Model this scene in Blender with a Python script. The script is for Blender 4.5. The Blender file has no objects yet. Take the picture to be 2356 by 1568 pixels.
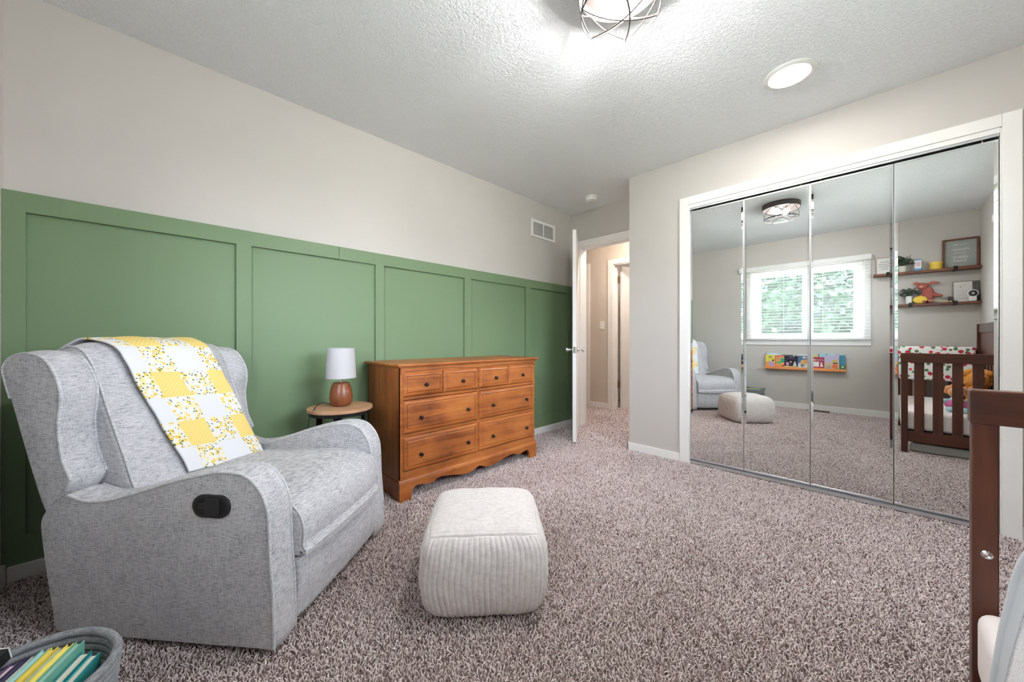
import bpy, bmesh, math, random
import numpy as np
from mathutils import Vector, Matrix
random.seed(7)
rng = np.random.default_rng(7)
SC = bpy.context.scene
COL = SC.collection
PI = math.pi
R = math.radians

# ------------------------------------------------------------------ camera, world, exposure
F_PX, H_PX, YAW, CAM_H = 831.43, 780.1, 0.7873, 0.9925
cam = bpy.data.cameras.new('camera')
cam.sensor_fit = 'HORIZONTAL'; cam.sensor_width = 36.0
cam.lens = F_PX / 2356 * 36.0
cam.shift_y = (H_PX - 784) / 2356
cam.clip_start = 0.02; cam.clip_end = 200
camo = bpy.data.objects.new('camera', cam); COL.objects.link(camo)
camo.location = (0, 0, CAM_H)
camo.rotation_euler = (PI/2, 0, YAW - PI/2)
SC.camera = camo
SC.view_settings.view_transform = 'Standard'
SC.view_settings.look = 'None'
SC.view_settings.gamma = 1.0
SC.view_settings.use_curve_mapping = False
SC.view_settings.exposure = 0.74
SC.cycles.max_bounces = 14
SC.cycles.diffuse_bounces = 7
SC.cycles.glossy_bounces = 6
SC.cycles.sample_clamp_indirect = 6.0
w = bpy.data.worlds.new('world'); SC.world = w; w.use_nodes = True
nt = w.node_tree; nt.nodes.clear()
sky = nt.nodes.new('ShaderNodeTexSky'); sky.sky_type = 'NISHITA'
sky.sun_disc = False; sky.sun_elevation = R(52); sky.sun_rotation = R(60)
mixw = nt.nodes.new('ShaderNodeMix'); mixw.data_type = 'RGBA'; mixw.inputs[0].default_value = 0.6
mixw.inputs[7].default_value = (9, 9.6, 10.5, 1)
bg = nt.nodes.new('ShaderNodeBackground'); bg.inputs[1].default_value = 2.75
wo = nt.nodes.new('ShaderNodeOutputWorld')
nt.links.new(sky.outputs[0], mixw.inputs[6]); nt.links.new(mixw.outputs[2], bg.inputs[0]); nt.links.new(bg.outputs[0], wo.inputs[0])
sun = bpy.data.lights.new('sun', 'SUN'); sun.energy = 11; sun.angle = R(1); sun.color = (1, .96, .88)
suno = bpy.data.objects.new('sun', sun); COL.objects.link(suno)
suno.rotation_euler = (R(32), R(28), 0)       # comes over the house from behind, falls on the trees
BULB, DOWN, HALL = 560.0, 62.0, 85.0
portal = bpy.data.lights.new('window_portal', 'AREA'); portal.shape = 'RECTANGLE'; portal.size = 1.3; portal.size_y = 1.1
portal.cycles.is_portal = True
po = bpy.data.objects.new('window_portal', portal); COL.objects.link(po)
po.location = (-.60, .715, 1.5); po.rotation_euler = (0, R(-90), 0)
portal2 = portal.copy(); portal2.size = 1.5; portal2.size_y = .9; portal2.cycles.is_portal = True
po2 = bpy.data.objects.new('window_portal', portal2); COL.objects.link(po2)
po2.location = (1.5, -1.0, 1.62); po2.rotation_euler = (R(90), 0, 0)

# ------------------------------------------------------------------ measured room
XM, YG, XD, XW, YR, HC = 3.04, 2.515, 3.467, -.432, -.825, 2.44
XH = 4.61

# ------------------------------------------------------------------ materials
def lin(c):
    c = c / 255.0
    return c / 12.92 if c <= 0.04045 else ((c + 0.055) / 1.055) ** 2.4
def rgb(r, g, b): return (lin(r), lin(g), lin(b), 1)
class NM:
    """small node-material helper"""
    def __init__(s, name):
        s.m = bpy.data.materials.new(name); s.m.use_nodes = True
        s.t = s.m.node_tree; s.p = s.t.nodes['Principled BSDF']
    def n(s, typ, **kw):
        o = s.t.nodes.new(typ)
        for k, v in kw.items():
            if k.startswith('i_'): o.inputs[k[2:].replace('_', ' ')].default_value = v
            else: setattr(o, k, v)
        return o
    def l(s, a, b): s.t.links.new(a, b)
    def ramp(s, fac, stops, interp='LINEAR'):
        r = s.n('ShaderNodeValToRGB'); r.color_ramp.interpolation = interp
        e = r.color_ramp.elements
        while len(e) < len(stops): e.new(0.5)
        for k, (p, c) in enumerate(stops): e[k].position = p; e[k].color = c
        s.l(fac, r.inputs[0]); return r.outputs[0]
    def coords(s, scale=(1, 1, 1), kind='Object', rot=(0, 0, 0)):
        tc = s.n('ShaderNodeTexCoord'); mp = s.n('ShaderNodeMapping')
        mp.inputs['Scale'].default_value = scale; mp.inputs['Rotation'].default_value = rot
        s.l(tc.outputs[kind], mp.inputs[0]); return mp.outputs[0]
    def noise(s, vec, scale, detail=2, rough=.5, dist=0):
        o = s.n('ShaderNodeTexNoise'); o.inputs['Scale'].default_value = scale; o.inputs['Detail'].default_value = detail
        o.inputs['Roughness'].default_value = rough; o.inputs['Distortion'].default_value = dist
        s.l(vec, o.inputs['Vector']); return o.outputs['Fac']
    def math(s, op, a, b=None, clamp=False):
        o = s.n('ShaderNodeMath', operation=op, use_clamp=clamp)
        for k, v in enumerate((a, b)):
            if v is None: continue
            if isinstance(v, (int, float)): o.inputs[k].default_value = v
            else: s.l(v, o.inputs[k])
        return o.outputs[0]
    def mix(s, fac, a, b):
        o = s.n('ShaderNodeMix', data_type='RGBA')
        for k, v in ((0, fac), (6, a), (7, b)):
            if isinstance(v, (int, float, tuple)): o.inputs[k].default_value = v
            else: s.l(v, o.inputs[k])
        return o.outputs[2]
    def bump(s, h, dist, strength=1.0):
        b = s.n('ShaderNodeBump'); b.inputs['Distance'].default_value = dist; b.inputs['Strength'].default_value = strength
        s.l(h, b.inputs['Height']); s.l(b.outputs[0], s.p.inputs['Normal'])
    def base(s, c):
        if isinstance(c, tuple): s.p.inputs['Base Color'].default_value = c
        else: s.l(c, s.p.inputs['Base Color'])
_pm = {}
def plain(name, col, rough=.5, metal=0, spec=None, var=0.03, sheen=0):
    if name in _pm: return _pm[name]
    k = NM(name)
    v = k.coords()
    f = k.noise(v, 9, 3)
    a = tuple(max(0, c * (1 - var)) for c in col[:3]) + (1,); b = tuple(min(1, c * (1 + var)) for c in col[:3]) + (1,)
    k.base(k.ramp(f, [(.3, a), (.7, b)]))
    k.p.inputs['Roughness'].default_value = rough; k.p.inputs['Metallic'].default_value = metal
    if spec is not None: k.p.inputs['Specular IOR Level'].default_value = spec
    if sheen: k.p.inputs['Sheen Weight'].default_value = sheen
    _pm[name] = k.m; return k.m
def wall_paint(name, col, bump=.0004):
    k = NM(name); v = k.coords()
    a = tuple(c * .97 for c in col[:3]) + (1,); b = tuple(min(1, c * 1.03) for c in col[:3]) + (1,)
    k.base(k.ramp(k.noise(v, 1.3, 3), [(.3, a), (.7, b)]))
    k.p.inputs['Roughness'].default_value = .6; k.p.inputs['Specular IOR Level'].default_value = .3
    k.bump(k.noise(v, 160, 3), bump, .6); return k.m
M_WALL = wall_paint('greige_wall_paint', rgb(196, 191, 186))
M_HALL = wall_paint('hall_wall_paint', rgb(206, 194, 182))
M_TRIM = plain('white_trim_paint', rgb(235, 233, 231), .35, var=.01)
M_DOOR = plain('white_door_paint', rgb(232, 229, 227), .45, var=.01)
k = NM('green_panel_paint'); v = k.coords()
k.base(k.ramp(k.noise(v, 1.1, 2), [(.3, rgb(110, 131, 99)), (.7, rgb(115, 136, 103))]))
k.p.inputs['Roughness'].default_value = .42; k.p.inputs['Specular IOR Level'].default_value = .3
k.bump(k.noise(v, 220, 2), .0003, .5); M_GREEN = k.m
k = NM('knockdown_ceiling'); v = k.coords()
n1 = k.noise(v, 62, 4, .62, .5); n2 = k.noise(v, 170, 3, .6)
h = k.ramp(n1, [(.42, (0, 0, 0, 1)), (.62, (1, 1, 1, 1))])
hh = k.math('ADD', k.math('MULTIPLY', h, .75), k.math('MULTIPLY', n2, .4))
k.base(rgb(243, 246, 250)); k.p.inputs['Roughness'].default_value = .75; k.p.inputs['Specular IOR Level'].default_value = .2
k.bump(hh, .0042, .8); M_CEIL = k.m
k = NM('carpet_backing'); k.base(rgb(128, 112, 108)); k.p.inputs['Roughness'].default_value = 1; M_BACKING = k.m
k = NM('carpet_yarn')
at = k.n('ShaderNodeAttribute', attribute_name='yarn')
cc = k.ramp(at.outputs['Fac'], [(0, rgb(104, 86, 82)), (.17, rgb(146, 126, 122)), (.33, rgb(212, 195, 193)), (.8, rgb(240, 226, 225)), (1, rgb(250, 241, 241))])
k.base(cc); k.p.inputs['Roughness'].default_value = .95; k.p.inputs['Specular IOR Level'].default_value = .1
M_YARN = k.m
def wood(name, dark, mid, light, rough=.35, axis=0, sc=1.0, blotch=.5):
    k = NM(name)
    s3 = [26 * sc] * 3; s3[axis] = 1.6 * sc
    v = k.coords(tuple(s3)); v0 = k.coords((1.5, 1.5, 1.5))
    g = k.noise(v, 1.0, 6, .6, .8); bl = k.noise(v0, 2.2, 4, .6)
    f = k.math('ADD', k.math('MULTIPLY', g, 1 - blotch), k.math('MULTIPLY', bl, blotch))
    k.base(k.ramp(f, [(.33, dark), (.5, mid), (.68, light)]))
    k.p.inputs['Roughness'].default_value = rough
    k.bump(g, .0004, .4); return k.m
M_DRW = wood('honey_maple_finish', rgb(108, 54, 22), rgb(164, 94, 42), rgb(190, 118, 58), .38, 0)
M_DRWV = wood('honey_maple_side', rgb(104, 52, 24), rgb(150, 84, 40), rgb(176, 106, 54), .42, 2)
M_CRIB = wood('espresso_crib_wood', rgb(58, 28, 18), rgb(78, 40, 26), rgb(96, 52, 34), .36, 2, 1.0, .35)
M_CRIBH = wood('espresso_crib_rail', rgb(58, 28, 18), rgb(78, 40, 26), rgb(98, 54, 36), .33, 1, 1.0, .35)
M_SHELFW = wood('walnut_shelf_wood', rgb(72, 38, 24), rgb(108, 62, 40), rgb(134, 82, 54), .5, 1)
M_TABLE = wood('light_oak_top', rgb(150, 110, 80), rgb(178, 138, 104), rgb(196, 160, 126), .5, 0)
M_LAMPW = wood('turned_walnut', rgb(92, 50, 28), rgb(122, 70, 42), rgb(142, 86, 54), .3, 2, 1.2)
M_PINE = wood('pine_ledge', rgb(186, 128, 78), rgb(208, 150, 98), rgb(222, 172, 120), .5, 1)
M_BLACK = plain('black_plastic', rgb(30, 30, 31), .45)
M_BLACKM = plain('black_metal', rgb(34, 32, 31), .4, .6)
M_KNOB = plain('dark_bronze_knob', rgb(52, 44, 44), .28, .75)
M_CHROME = plain('chrome', rgb(225, 225, 225), .12, 1, var=.01)
M_NICKEL = plain('brushed_nickel', rgb(180, 175, 168), .3, 1)
M_BRONZE = plain('bronze_lamp_metal', rgb(88, 82, 80), .35, .8)
M_BRASS = plain('aged_hinge_metal', rgb(150, 130, 105), .35, .9)
M_GLASSM = plain('silvered_mirror', rgb(238, 241, 240), .004, 1, var=0)
M_ALU = plain('bright_aluminium', rgb(226, 228, 230), .3, .9)
M_WHITEP = plain('white_plastic', rgb(232, 232, 230), .4)
M_DARK = plain('closet_painted_shade', rgb(40, 38, 37), .8)  # dark colour stands in for the shade inside the closed closet
M_SHADE = NM('lamp_shade_linen').m
kk = M_SHADE.node_tree.nodes['Principled BSDF']; kk.inputs['Base Color'].default_value = rgb(186, 184, 186); kk.inputs['Roughness'].default_value = .9
def fabric(name, dark, mid, light, sc=1.0, bump=.0006):
    k = NM(name)
    a = k.noise(k.coords((42*sc, 42*sc, 480*sc)), 1, 2, .6)
    b = k.noise(k.coords((480*sc, 480*sc, 42*sc)), 1, 2, .6)
    c = k.noise(k.coords((42*sc, 480*sc, 480*sc)), 1, 2, .6)
    d = k.noise(k.coords((14, 14, 14)), 1, 3, .6)
    f = k.math('ADD', k.math('ADD', k.math('MULTIPLY', a, .42), k.math('MULTIPLY', b, .32)), k.math('ADD', k.math('MULTIPLY', c, .16), k.math('MULTIPLY', d, .10)))
    k.base(k.ramp(f, [(.40, dark), (.485, mid), (.58, light)]))
    k.p.inputs['Roughness'].default_value = .95; k.p.inputs['Specular IOR Level'].default_value = .15
    k.p.inputs['Sheen Weight'].default_value = .15
    k.bump(f, bump, .8); return k.m
M_FAB = fabric('heather_grey_linen', rgb(140, 141, 146), rgb(182, 181, 185), rgb(206, 204, 206))
M_PIPE = fabric('grey_piping', rgb(156, 156, 160), rgb(192, 192, 195), rgb(214, 213, 215))
k = NM('corduroy_cream'); v = k.coords()
k.base(k.ramp(k.noise(v, 60, 4, .7), [(.3, rgb(202, 195, 193)), (.7, rgb(226, 219, 217))])); k.p.inputs['Roughness'].default_value = 1
k.p.inputs['Sheen Weight'].default_value = .3; k.p.inputs['Specular IOR Level'].default_value = .1
k.bump(k.noise(v, 420, 3, .7), .0012, .8); M_CORD = k.m
M_WHITEF = NM('white_cotton').m
k = NM('white_waffle'); v = k.coords(); k.base(rgb(222, 222, 226)); k.p.inputs['Roughness'].default_value = .95
k.bump(k.noise(v, 90, 3), .002, .7); M_QWHITE = k.m
k = NM('yellow_gingham'); uv = k.n('ShaderNodeTexCoord').outputs['UV']
ck = k.n('ShaderNodeTexChecker'); ck.inputs['Scale'].default_value = 44; ck.inputs['Color1'].default_value = rgb(238, 212, 138); ck.inputs['Color2'].default_value = rgb(232, 200, 110)
k.l(uv, ck.inputs['Vector']); k.base(ck.outputs[0]); k.p.inputs['Roughness'].default_value = .95; M_QYEL = k.m
k = NM('lemon_print'); uv = k.n('ShaderNodeTexCoord').outputs['UV']
def vor(k, uv, scale, seed):
    mp = k.n('ShaderNodeMapping'); mp.inputs['Location'].default_value = (seed, seed * .7, 0); k.l(uv, mp.inputs[0])
    o = k.n('ShaderNodeTexVoronoi'); o.inputs['Scale'].default_value = scale; k.l(mp.outputs[0], o.inputs['Vector']); return o
v1 = vor(k, uv, 19, 0); v2 = vor(k, uv, 27, 3.3)
lem = k.math('LESS_THAN', v1.outputs['Distance'], .44); leaf = k.math('LESS_THAN', v2.outputs['Distance'], .27)
pale = k.ramp(v1.outputs['Color'], [(.35, rgb(228, 192, 84)), (.65, rgb(236, 218, 160))])
c1 = k.mix(lem, rgb(226, 224, 220), pale); c2 = k.mix(leaf, c1, rgb(92, 108, 74))
k.base(c2); k.p.inputs['Roughness'].default_value = .95; M_QLEM = k.m
k = NM('strawberry_print'); v = k.coords()
a_ = vor(k, v, 19, 1.3); b_ = vor(k, v, 22, 5.1)
c1 = k.mix(k.math('LESS_THAN', b_.outputs['Distance'], .36), rgb(238, 236, 236), rgb(92, 128, 88))
c2 = k.mix(k.math('LESS_THAN', a_.outputs['Distance'], .36), c1, rgb(196, 46, 66))
k.base(c2); k.p.inputs['Roughness'].default_value = .9; M_STRAW = k.m
M_SHEET = plain('white_crib_sheet', rgb(238, 228, 226), .95, var=.01)
k = NM('mesh_guard_fabric'); k.base(rgb(238, 240, 243)); k.p.inputs['Roughness'].default_value = .8
v = k.coords(); mm = k.noise(v, 300, 2); k.l(k.ramp(mm, [(.35, (.42, .42, .42, 1)), (.6, (.75, .75, .75, 1))]), k.p.inputs['Alpha']); M_MESH = k.m
def emis(name, col, strength):
    k = NM(name); k.p.inputs['Base Color'].default_value = (1, 1, 1, 1); k.p.inputs['Emission Color'].default_value = col
    k.p.inputs['Emission Strength'].default_value = strength; return k.m
M_BULB = emis('lit_bulb', (1, .985, .97, 1), BULB)
M_DOWN = emis('lit_downlight', (1, .96, .91, 1), DOWN)
M_HALLL = emis('lit_hall_globe', (1, .87, .74, 1), HALL)
k = NM('window_glass'); k.base((1, 1, 1, 1)); k.p.inputs['Roughness'].default_value = 0; k.p.inputs['Alpha'].default_value = .08; M_PANE = k.m
k = NM('tree_leaf'); v = k.coords(); k.base(k.ramp(k.noise(v, 1.6, 3), [(.35, rgb(12, 36, 31)), (.65, rgb(38, 66, 38))]))
k.p.inputs['Roughness'].default_value = .7; M_LEAF = k.m
M_BARK = plain('tree_bark', rgb(96, 80, 66), .9)
M_LAWN = plain('lawn', rgb(120, 146, 92), 1, var=.2)
M_CONC = plain('weathered_boards', rgb(120, 118, 116), .9)
def C(name, r, g, b, rough=.7): return plain(name, rgb(r, g, b), rough)

# ------------------------------------------------------------------ mesh builder
class MB:
    def __init__(s): s.v = []; s.f = []; s.mi = []; s.cm = 0; s.uv = None
    def add(s, vs, fs):
        o = len(s.v); s.v += [tuple(p) for p in vs]
        for f in fs: s.f.append([o + i for i in f]); s.mi.append(s.cm)
        return s
    def box(s, x0, x1, y0, y1, z0, z1):
        v = [(x, y, z) for x in (x0, x1) for y in (y0, y1) for z in (z0, z1)]
        return s.add(v, [(0, 1, 3, 2), (4, 6, 7, 5), (0, 4, 5, 1), (2, 3, 7, 6), (0, 2, 6, 4), (1, 5, 7, 3)])
    def prism(s, poly, axis, a, b):
        """poly in the two other axes (in x<y<z order) extruded along axis"""
        def P(u, v, t):
            return (t, u, v) if axis == 0 else (u, t, v) if axis == 1 else (u, v, t)
        n = len(poly)
        vs = [P(u, v, a) for u, v in poly] + [P(u, v, b) for u, v in poly]
        fs = [(i, (i + 1) % n, n + (i + 1) % n, n + i) for i in range(n)]
        fs += [list(range(n))[::-1], [n + i for i in range(n)]]
        return s.add(vs, fs)
    def lathe(s, prof, c=(0, 0, 0), seg=40, axis=2, mat=None):
        vs = []; n = len(prof)
        for k in range(seg):
            a = 2 * PI * k / seg
            for r, h in prof:
                p = (r * math.cos(a), r * math.sin(a), h)
                if axis == 0: p = (p[2], p[0], p[1])
                if axis == 1: p = (p[0], p[2], p[1])
                if mat is not None: p = tuple(mat @ Vector(p))
                vs.append((p[0] + c[0], p[1] + c[1], p[2] + c[2]))
        fs = []
        for k in range(seg):
            k2 = (k + 1) % seg
            for j in range(n - 1): fs.append((k * n + j, k2 * n + j, k2 * n + j + 1, k * n + j + 1))
        if prof[0] == prof[-1]: return s.add(vs, fs)
        if prof[0][0] > 1e-5: fs.append([k * n for k in range(seg)][::-1])
        if prof[-1][0] > 1e-5: fs.append([k * n + n - 1 for k in range(seg)])
        return s.add(vs, fs)
    def tube(s, pts, r, n=8, closed=False, flat=1.0):
        P = [Vector(p) for p in pts]; m = len(P); vs = []
        up = None
        for i in range(m):
            a = P[(i - 1) % m] if (closed or i > 0) else P[i]; b = P[(i + 1) % m] if (closed or i < m - 1) else P[i]
            t = (b - a).normalized()
            if up is None:
                up = Vector((0, 0, 1)) if abs(t.z) < .9 else Vector((1, 0, 0))
            u = (up - t * up.dot(t))
            if u.length < 1e-6: u = Vector((1, 0, 0))
            u.normalize(); w_ = t.cross(u); up = u
            rr = r[i] if isinstance(r, (list, tuple)) else r
            for k in range(n):
                q = 2 * PI * k / n
                vs.append(P[i] + u * math.cos(q) * rr + w_ * math.sin(q) * rr * flat)
        fs = []
        for i in range(m if closed else m - 1):
            j = (i + 1) % m
            for k in range(n): fs.append((i * n + k, i * n + (k + 1) % n, j * n + (k + 1) % n, j * n + k))
        if not closed: fs += [list(range(n))[::-1], [(m - 1) * n + k for k in range(n)]]
        return s.add(vs, fs)
    def ball(s, c, rx, ry=None, rz=None, seg=20, rings=12, mat=None):
        ry = rx if ry is None else ry; rz = rx if rz is None else rz
        vs = [(0, 0, -1)]; fs = []
        for i in range(1, rings):
            t = PI * i / rings
            for k in range(seg): vs.append((math.sin(t) * math.cos(2 * PI * k / seg), math.sin(t) * math.sin(2 * PI * k / seg), -math.cos(t)))
        vs.append((0, 0, 1))
        for k in range(seg): fs.append((0, 1 + (k + 1) % seg, 1 + k))
        for i in range(rings - 2):
            for k in range(seg):
                a = 1 + i * seg; fs.append((a + k, a + (k + 1) % seg, a + seg + (k + 1) % seg, a + seg + k))
        a = 1 + (rings - 2) * seg
        for k in range(seg): fs.append((a + k, a + (k + 1) % seg, len(vs) - 1))
        o = []
        for p in vs:
            q = Vector((p[0] * rx, p[1] * ry, p[2] * rz))
            if mat is not None: q = mat @ q
            o.append((q.x + c[0], q.y + c[1], q.z + c[2]))
        return s.add(o, fs)
    def loft(s, outline, w0, w1, er=.012, crown=0.0, ncross=8, swap=False, side=0.0):
        """outline (y, z) closed loop extruded along x from w0 to w1 with rounded ends and a crowned skin"""
        n = len(outline); pts = [Vector(p) for p in outline]
        area = sum(pts[i].x * pts[(i + 1) % n].y - pts[(i + 1) % n].x * pts[i].y for i in range(n))
        sg = 1 if area > 0 else -1
        nor = []
        for i in range(n):
            t = (pts[(i + 1) % n] - pts[(i - 1) % n]).normalized(); nor.append(Vector((t.y, -t.x)) * sg)
        st = []
        for k in range(5): a = PI / 2 * k / 4; st.append((w0 + er * (1 - math.sin(a)), er * (1 - math.cos(PI/2 - a)) if False else er * (1 - math.sin(a)) * 0, a))
        st = []
        for k in range(5):
            a = PI / 2 * k / 4; st.append((w0 + er * (1 - math.cos(a)), -er * (1 - math.sin(a))))
        for k in range(1, ncross):
            t = k / ncross; st.append((w0 + er + (w1 - w0 - 2 * er) * t, crown * (1 - (2 * t - 1) ** 2) ** .6 if crown else 0))
        for k in range(4, -1, -1):
            a = PI / 2 * k / 4; st.append((w1 - er * (1 - math.cos(a)), -er * (1 - math.sin(a))))
        vs = []
        for wv, off in st:
            for i in range(n):
                q = pts[i] + nor[i] * off; vs.append((wv, q.x, q.y))
        fs = []
        for a in range(len(st) - 1):
            for i in range(n):
                j = (i + 1) % n; fs.append((a * n + i, a * n + j, (a + 1) * n + j, (a + 1) * n + i))
        fs.append(list(range(n))[::-1]); fs.append([(len(st) - 1) * n + i for i in range(n)])
        return s.add(vs, fs)
    def build(s, name, mat, parent=None, smooth=False, local=False, bevel=0, seg=2, angle=35):
        me = bpy.data.meshes.new(name); me.from_pydata(s.v, [], s.f)
        mats = mat if isinstance(mat, (list, tuple)) else [mat]
        for m in mats: me.materials.append(m)
        if len(mats) > 1: me.polygons.foreach_set('material_index', s.mi)
        bm = bmesh.new(); bm.from_mesh(me); bmesh.ops.recalc_face_normals(bm, faces=bm.faces); bm.to_mesh(me); bm.free()
        if smooth:
            me.polygons.foreach_set('use_smooth', [True] * len(me.polygons))
            if smooth != 'all': me.set_sharp_from_angle(angle=R(angle))
        o = bpy.data.objects.new(name, me); COL.objects.link(o)
        if parent is not None:
            o.parent = parent
            if not local: o.matrix_parent_inverse = wm(parent).inverted()
        if bevel:
            b = o.modifiers.new('bevel', 'BEVEL'); b.width = bevel; b.segments = seg; b.limit_method = 'ANGLE'; b.angle_limit = R(40)
            me.polygons.foreach_set('use_smooth', [True] * len(me.polygons)); b.harden_normals = True
            if not smooth: me.set_sharp_from_angle(angle=R(30))
        return o
def wm(o):
    m = Matrix.LocRotScale(o.location, o.rotation_euler, o.scale)
    return (wm(o.parent) @ o.matrix_parent_inverse @ m) if o.parent else m
def tag(o, label=None, cat=None, group=None, kind=None):
    if label: o['label'] = label
    if cat: o['category'] = cat
    if group: o['group'] = group
    if kind: o['kind'] = kind
    return o
def thing(name, label, cat, loc=(0, 0, 0), rz=0, group=None):
    o = bpy.data.objects.new(name, None); COL.objects.link(o); o.empty_display_size = .1
    o.location = loc; o.rotation_euler = (0, 0, rz); return tag(o, label, cat, group)
def struct(o): o['kind'] = 'structure'; return o
def copy_tree(o, parent=None):
    c = o.copy(); COL.objects.link(c); c.parent = parent
    if parent is not None: c.matrix_parent_inverse = o.matrix_parent_inverse.copy()
    for ch in list(o.children): copy_tree(ch, c)
    return c
def smooth_loop(pts, sub=5, closed=True):
    """Catmull-Rom resampling"""
    n = len(pts); out = []
    for i in range(n if closed else n - 1):
        p = [Vector(pts[(i + k) % n]) if closed else Vector(pts[min(max(i + k, 0), n - 1)]) for k in (-1, 0, 1, 2)]
        for k in range(sub):
            t = k / sub
            out.append(tuple(.5 * ((2 * p[1]) + (-p[0] + p[2]) * t + (2 * p[0] - 5 * p[1] + 4 * p[2] - p[3]) * t * t + (-p[0] + 3 * p[1] - 3 * p[2] + p[3]) * t ** 3)))
    if not closed: out.append(tuple(pts[-1]))
    return out
def text(name, body, size, mat, parent, loc, rot, shear=0, extrude=.0006, align='CENTER', space=1.0):
    c = bpy.data.curves.new(name, 'FONT'); c.body = body; c.size = size; c.extrude = extrude; c.shear = shear
    c.align_x = align; c.align_y = 'CENTER'; c.space_character = space; c.materials.append(mat)
    o = bpy.data.objects.new(name, c); COL.objects.link(o); o.location = loc; o.rotation_euler = rot
    dg = bpy.context.evaluated_depsgraph_get(); dg.update()
    me = bpy.data.meshes.new_from_object(o.evaluated_get(dg)); bpy.data.objects.remove(o); bpy.data.curves.remove(c)
    o = bpy.data.objects.new(name, me); COL.objects.link(o); o.location = loc; o.rotation_euler = rot
    if parent is not None: o.parent = parent; o.matrix_parent_inverse = wm(parent).inverted()
    return o

# ================================================================== ROOM SHELL
b = MB().box(XW - .15, 6.4, YR - .15, 4.6, -.1, 0); struct(b.build('floor', M_BACKING))
b = MB()
b.box(XW - .45, 6.5, YR - .3, 4.7, HC, HC + .15)
struct(b.build('ceiling', M_CEIL))
# left wall (behind the dresser)
struct(MB().box(XW - .15, XD, YG, YG + .12, 0, HC).build('wall_left', M_WALL))
# far wall with the room door opening, returned to the closet
b = MB(); T = XD + .115
b.box(XD, T, 2.385, 4.2, 0, HC); b.box(XD, T, 1.62, 2.385, 2.04, HC); b.box(XD, T, 1.2, 1.62, 0, HC)
struct(b.build('wall_far', M_WALL))
# closet front wall: pier, header, right pier
b = MB()
b.box(XM, XM + .11, 1.045, 1.557, 0, HC); b.box(XM + .11, XD + .01, 1.45, 1.557, 0, HC)
b.box(XM, XM + .11, -.45, 1.045, 2.035, HC); b.box(XM, XM + .11, YR - .1, -.45, 0, HC)
struct(b.build('wall_closet', M_WALL))
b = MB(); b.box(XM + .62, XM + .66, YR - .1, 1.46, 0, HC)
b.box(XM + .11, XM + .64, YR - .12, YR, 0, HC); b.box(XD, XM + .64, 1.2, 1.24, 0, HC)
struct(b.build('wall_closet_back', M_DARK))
b = MB(); VX0, VX1, VZ0, VZ1 = .80, 2.20, 1.20, 2.03
b.box(XW - .15, VX0, YR - .12, YR, 0, HC); b.box(VX1, XM + .11, YR - .12, YR, 0, HC); b.box(VX0, VX1, YR - .12, YR, 0, VZ0); b.box(VX0, VX1, YR - .12, YR, VZ1, HC)
struct(b.build('wall_right', M_WALL))
b = MB(); WY0, WY1, WZ0, WZ1 = .10, 1.335, .985, 2.0
b.box(XW - .15, XW, YR - .12, WY0, 0, HC); b.box(XW - .15, XW, WY1, YG + .12, 0, HC)
b.box(XW - .15, XW, WY0, WY1, 0, WZ0); b.box(XW - .15, XW, WY0, WY1, WZ1, HC)
struct(b.build('wall_window', M_WALL))
# green board and batten on the left wall
b = MB()
b.box(XW, XD, YG - .006, YG, .05, 1.60)
b.box(XW, .873, YG - .024, YG - .005, 1.52, 1.603); b.box(.8745, XD, YG - .024, YG - .005, 1.52, 1.603)
b.box(XW, XD, YG - .024, YG - .005, .055, .185)
for x0, x1 in ((XW, -.372), (.33, .40), (1.121, 1.184), (1.906, 1.98), (2.68, 2.757), (3.392, XD)):
    b.box(x0, x1, YG - .0235, YG - .005, .18, 1.525)
struct(b.build('trim_1', M_GREEN, bevel=.0012, seg=1))
BB = .066
def baseboard(name, boxes):
    b = MB()
    for q in boxes: b.box(*q)
    struct(b.build(name, M_TRIM, bevel=.004, seg=2))
baseboard('baseboard_left', [(XW + .014, XD - .014, YG - .036, YG - .0005, 0, BB)])
baseboard('baseboard_window', [(XW + .0005, XW + .014, YR + .014, YG - .04, 0, BB + .02)])
baseboard('baseboard_right', [(XW + .014, XM - .014, YR + .0005, YR + .014, 0, BB + .01)])
baseboard('baseboard_closet', [(XM - .014, XM - .0005, 1.118, 1.571, 0, BB + .004), (XM - .014, XD - .001, 1.5575, 1.571, 0, BB + .004), (XM - .014, XM - .0005, YR + .014, -.514, 0, BB + .004)])
baseboard('baseboard_far', [(XD - .014, XD - .0005, 2.46, YG - .038, 0, BB)])
# closet casing and jambs
b = MB(); X0 = XM - .017
b.box(X0, XM + .0, 1.045, 1.116, 0, 2.125); b.box(X0, XM + .0, -.513, -.452, 0, 2.125); b.box(X0, XM, -.452, 1.045, 2.062, 2.125)
b.box(XM - .010, XM + .10, 1.040, 1.0455, 0, 2.06); b.box(XM - .010, XM + .10, -.4525, -.447, 0, 2.06); b.box(XM - .010, XM + .10, -.447, 1.040, 2.034, 2.0625)
struct(b.build('trim_2', M_TRIM, bevel=.003, seg=2))
b = MB(); b.box(XM - .002, XM + .045, -.445, 1.038, 2.027, 2.035); b.box(XM - .004, XM + .001, -.445, 1.038, 2.021, 2.033)
tr = tag(b.build('sliding_track', M_ALU), 'thin metal track above the four mirrored closet doors', 'track')
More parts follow.
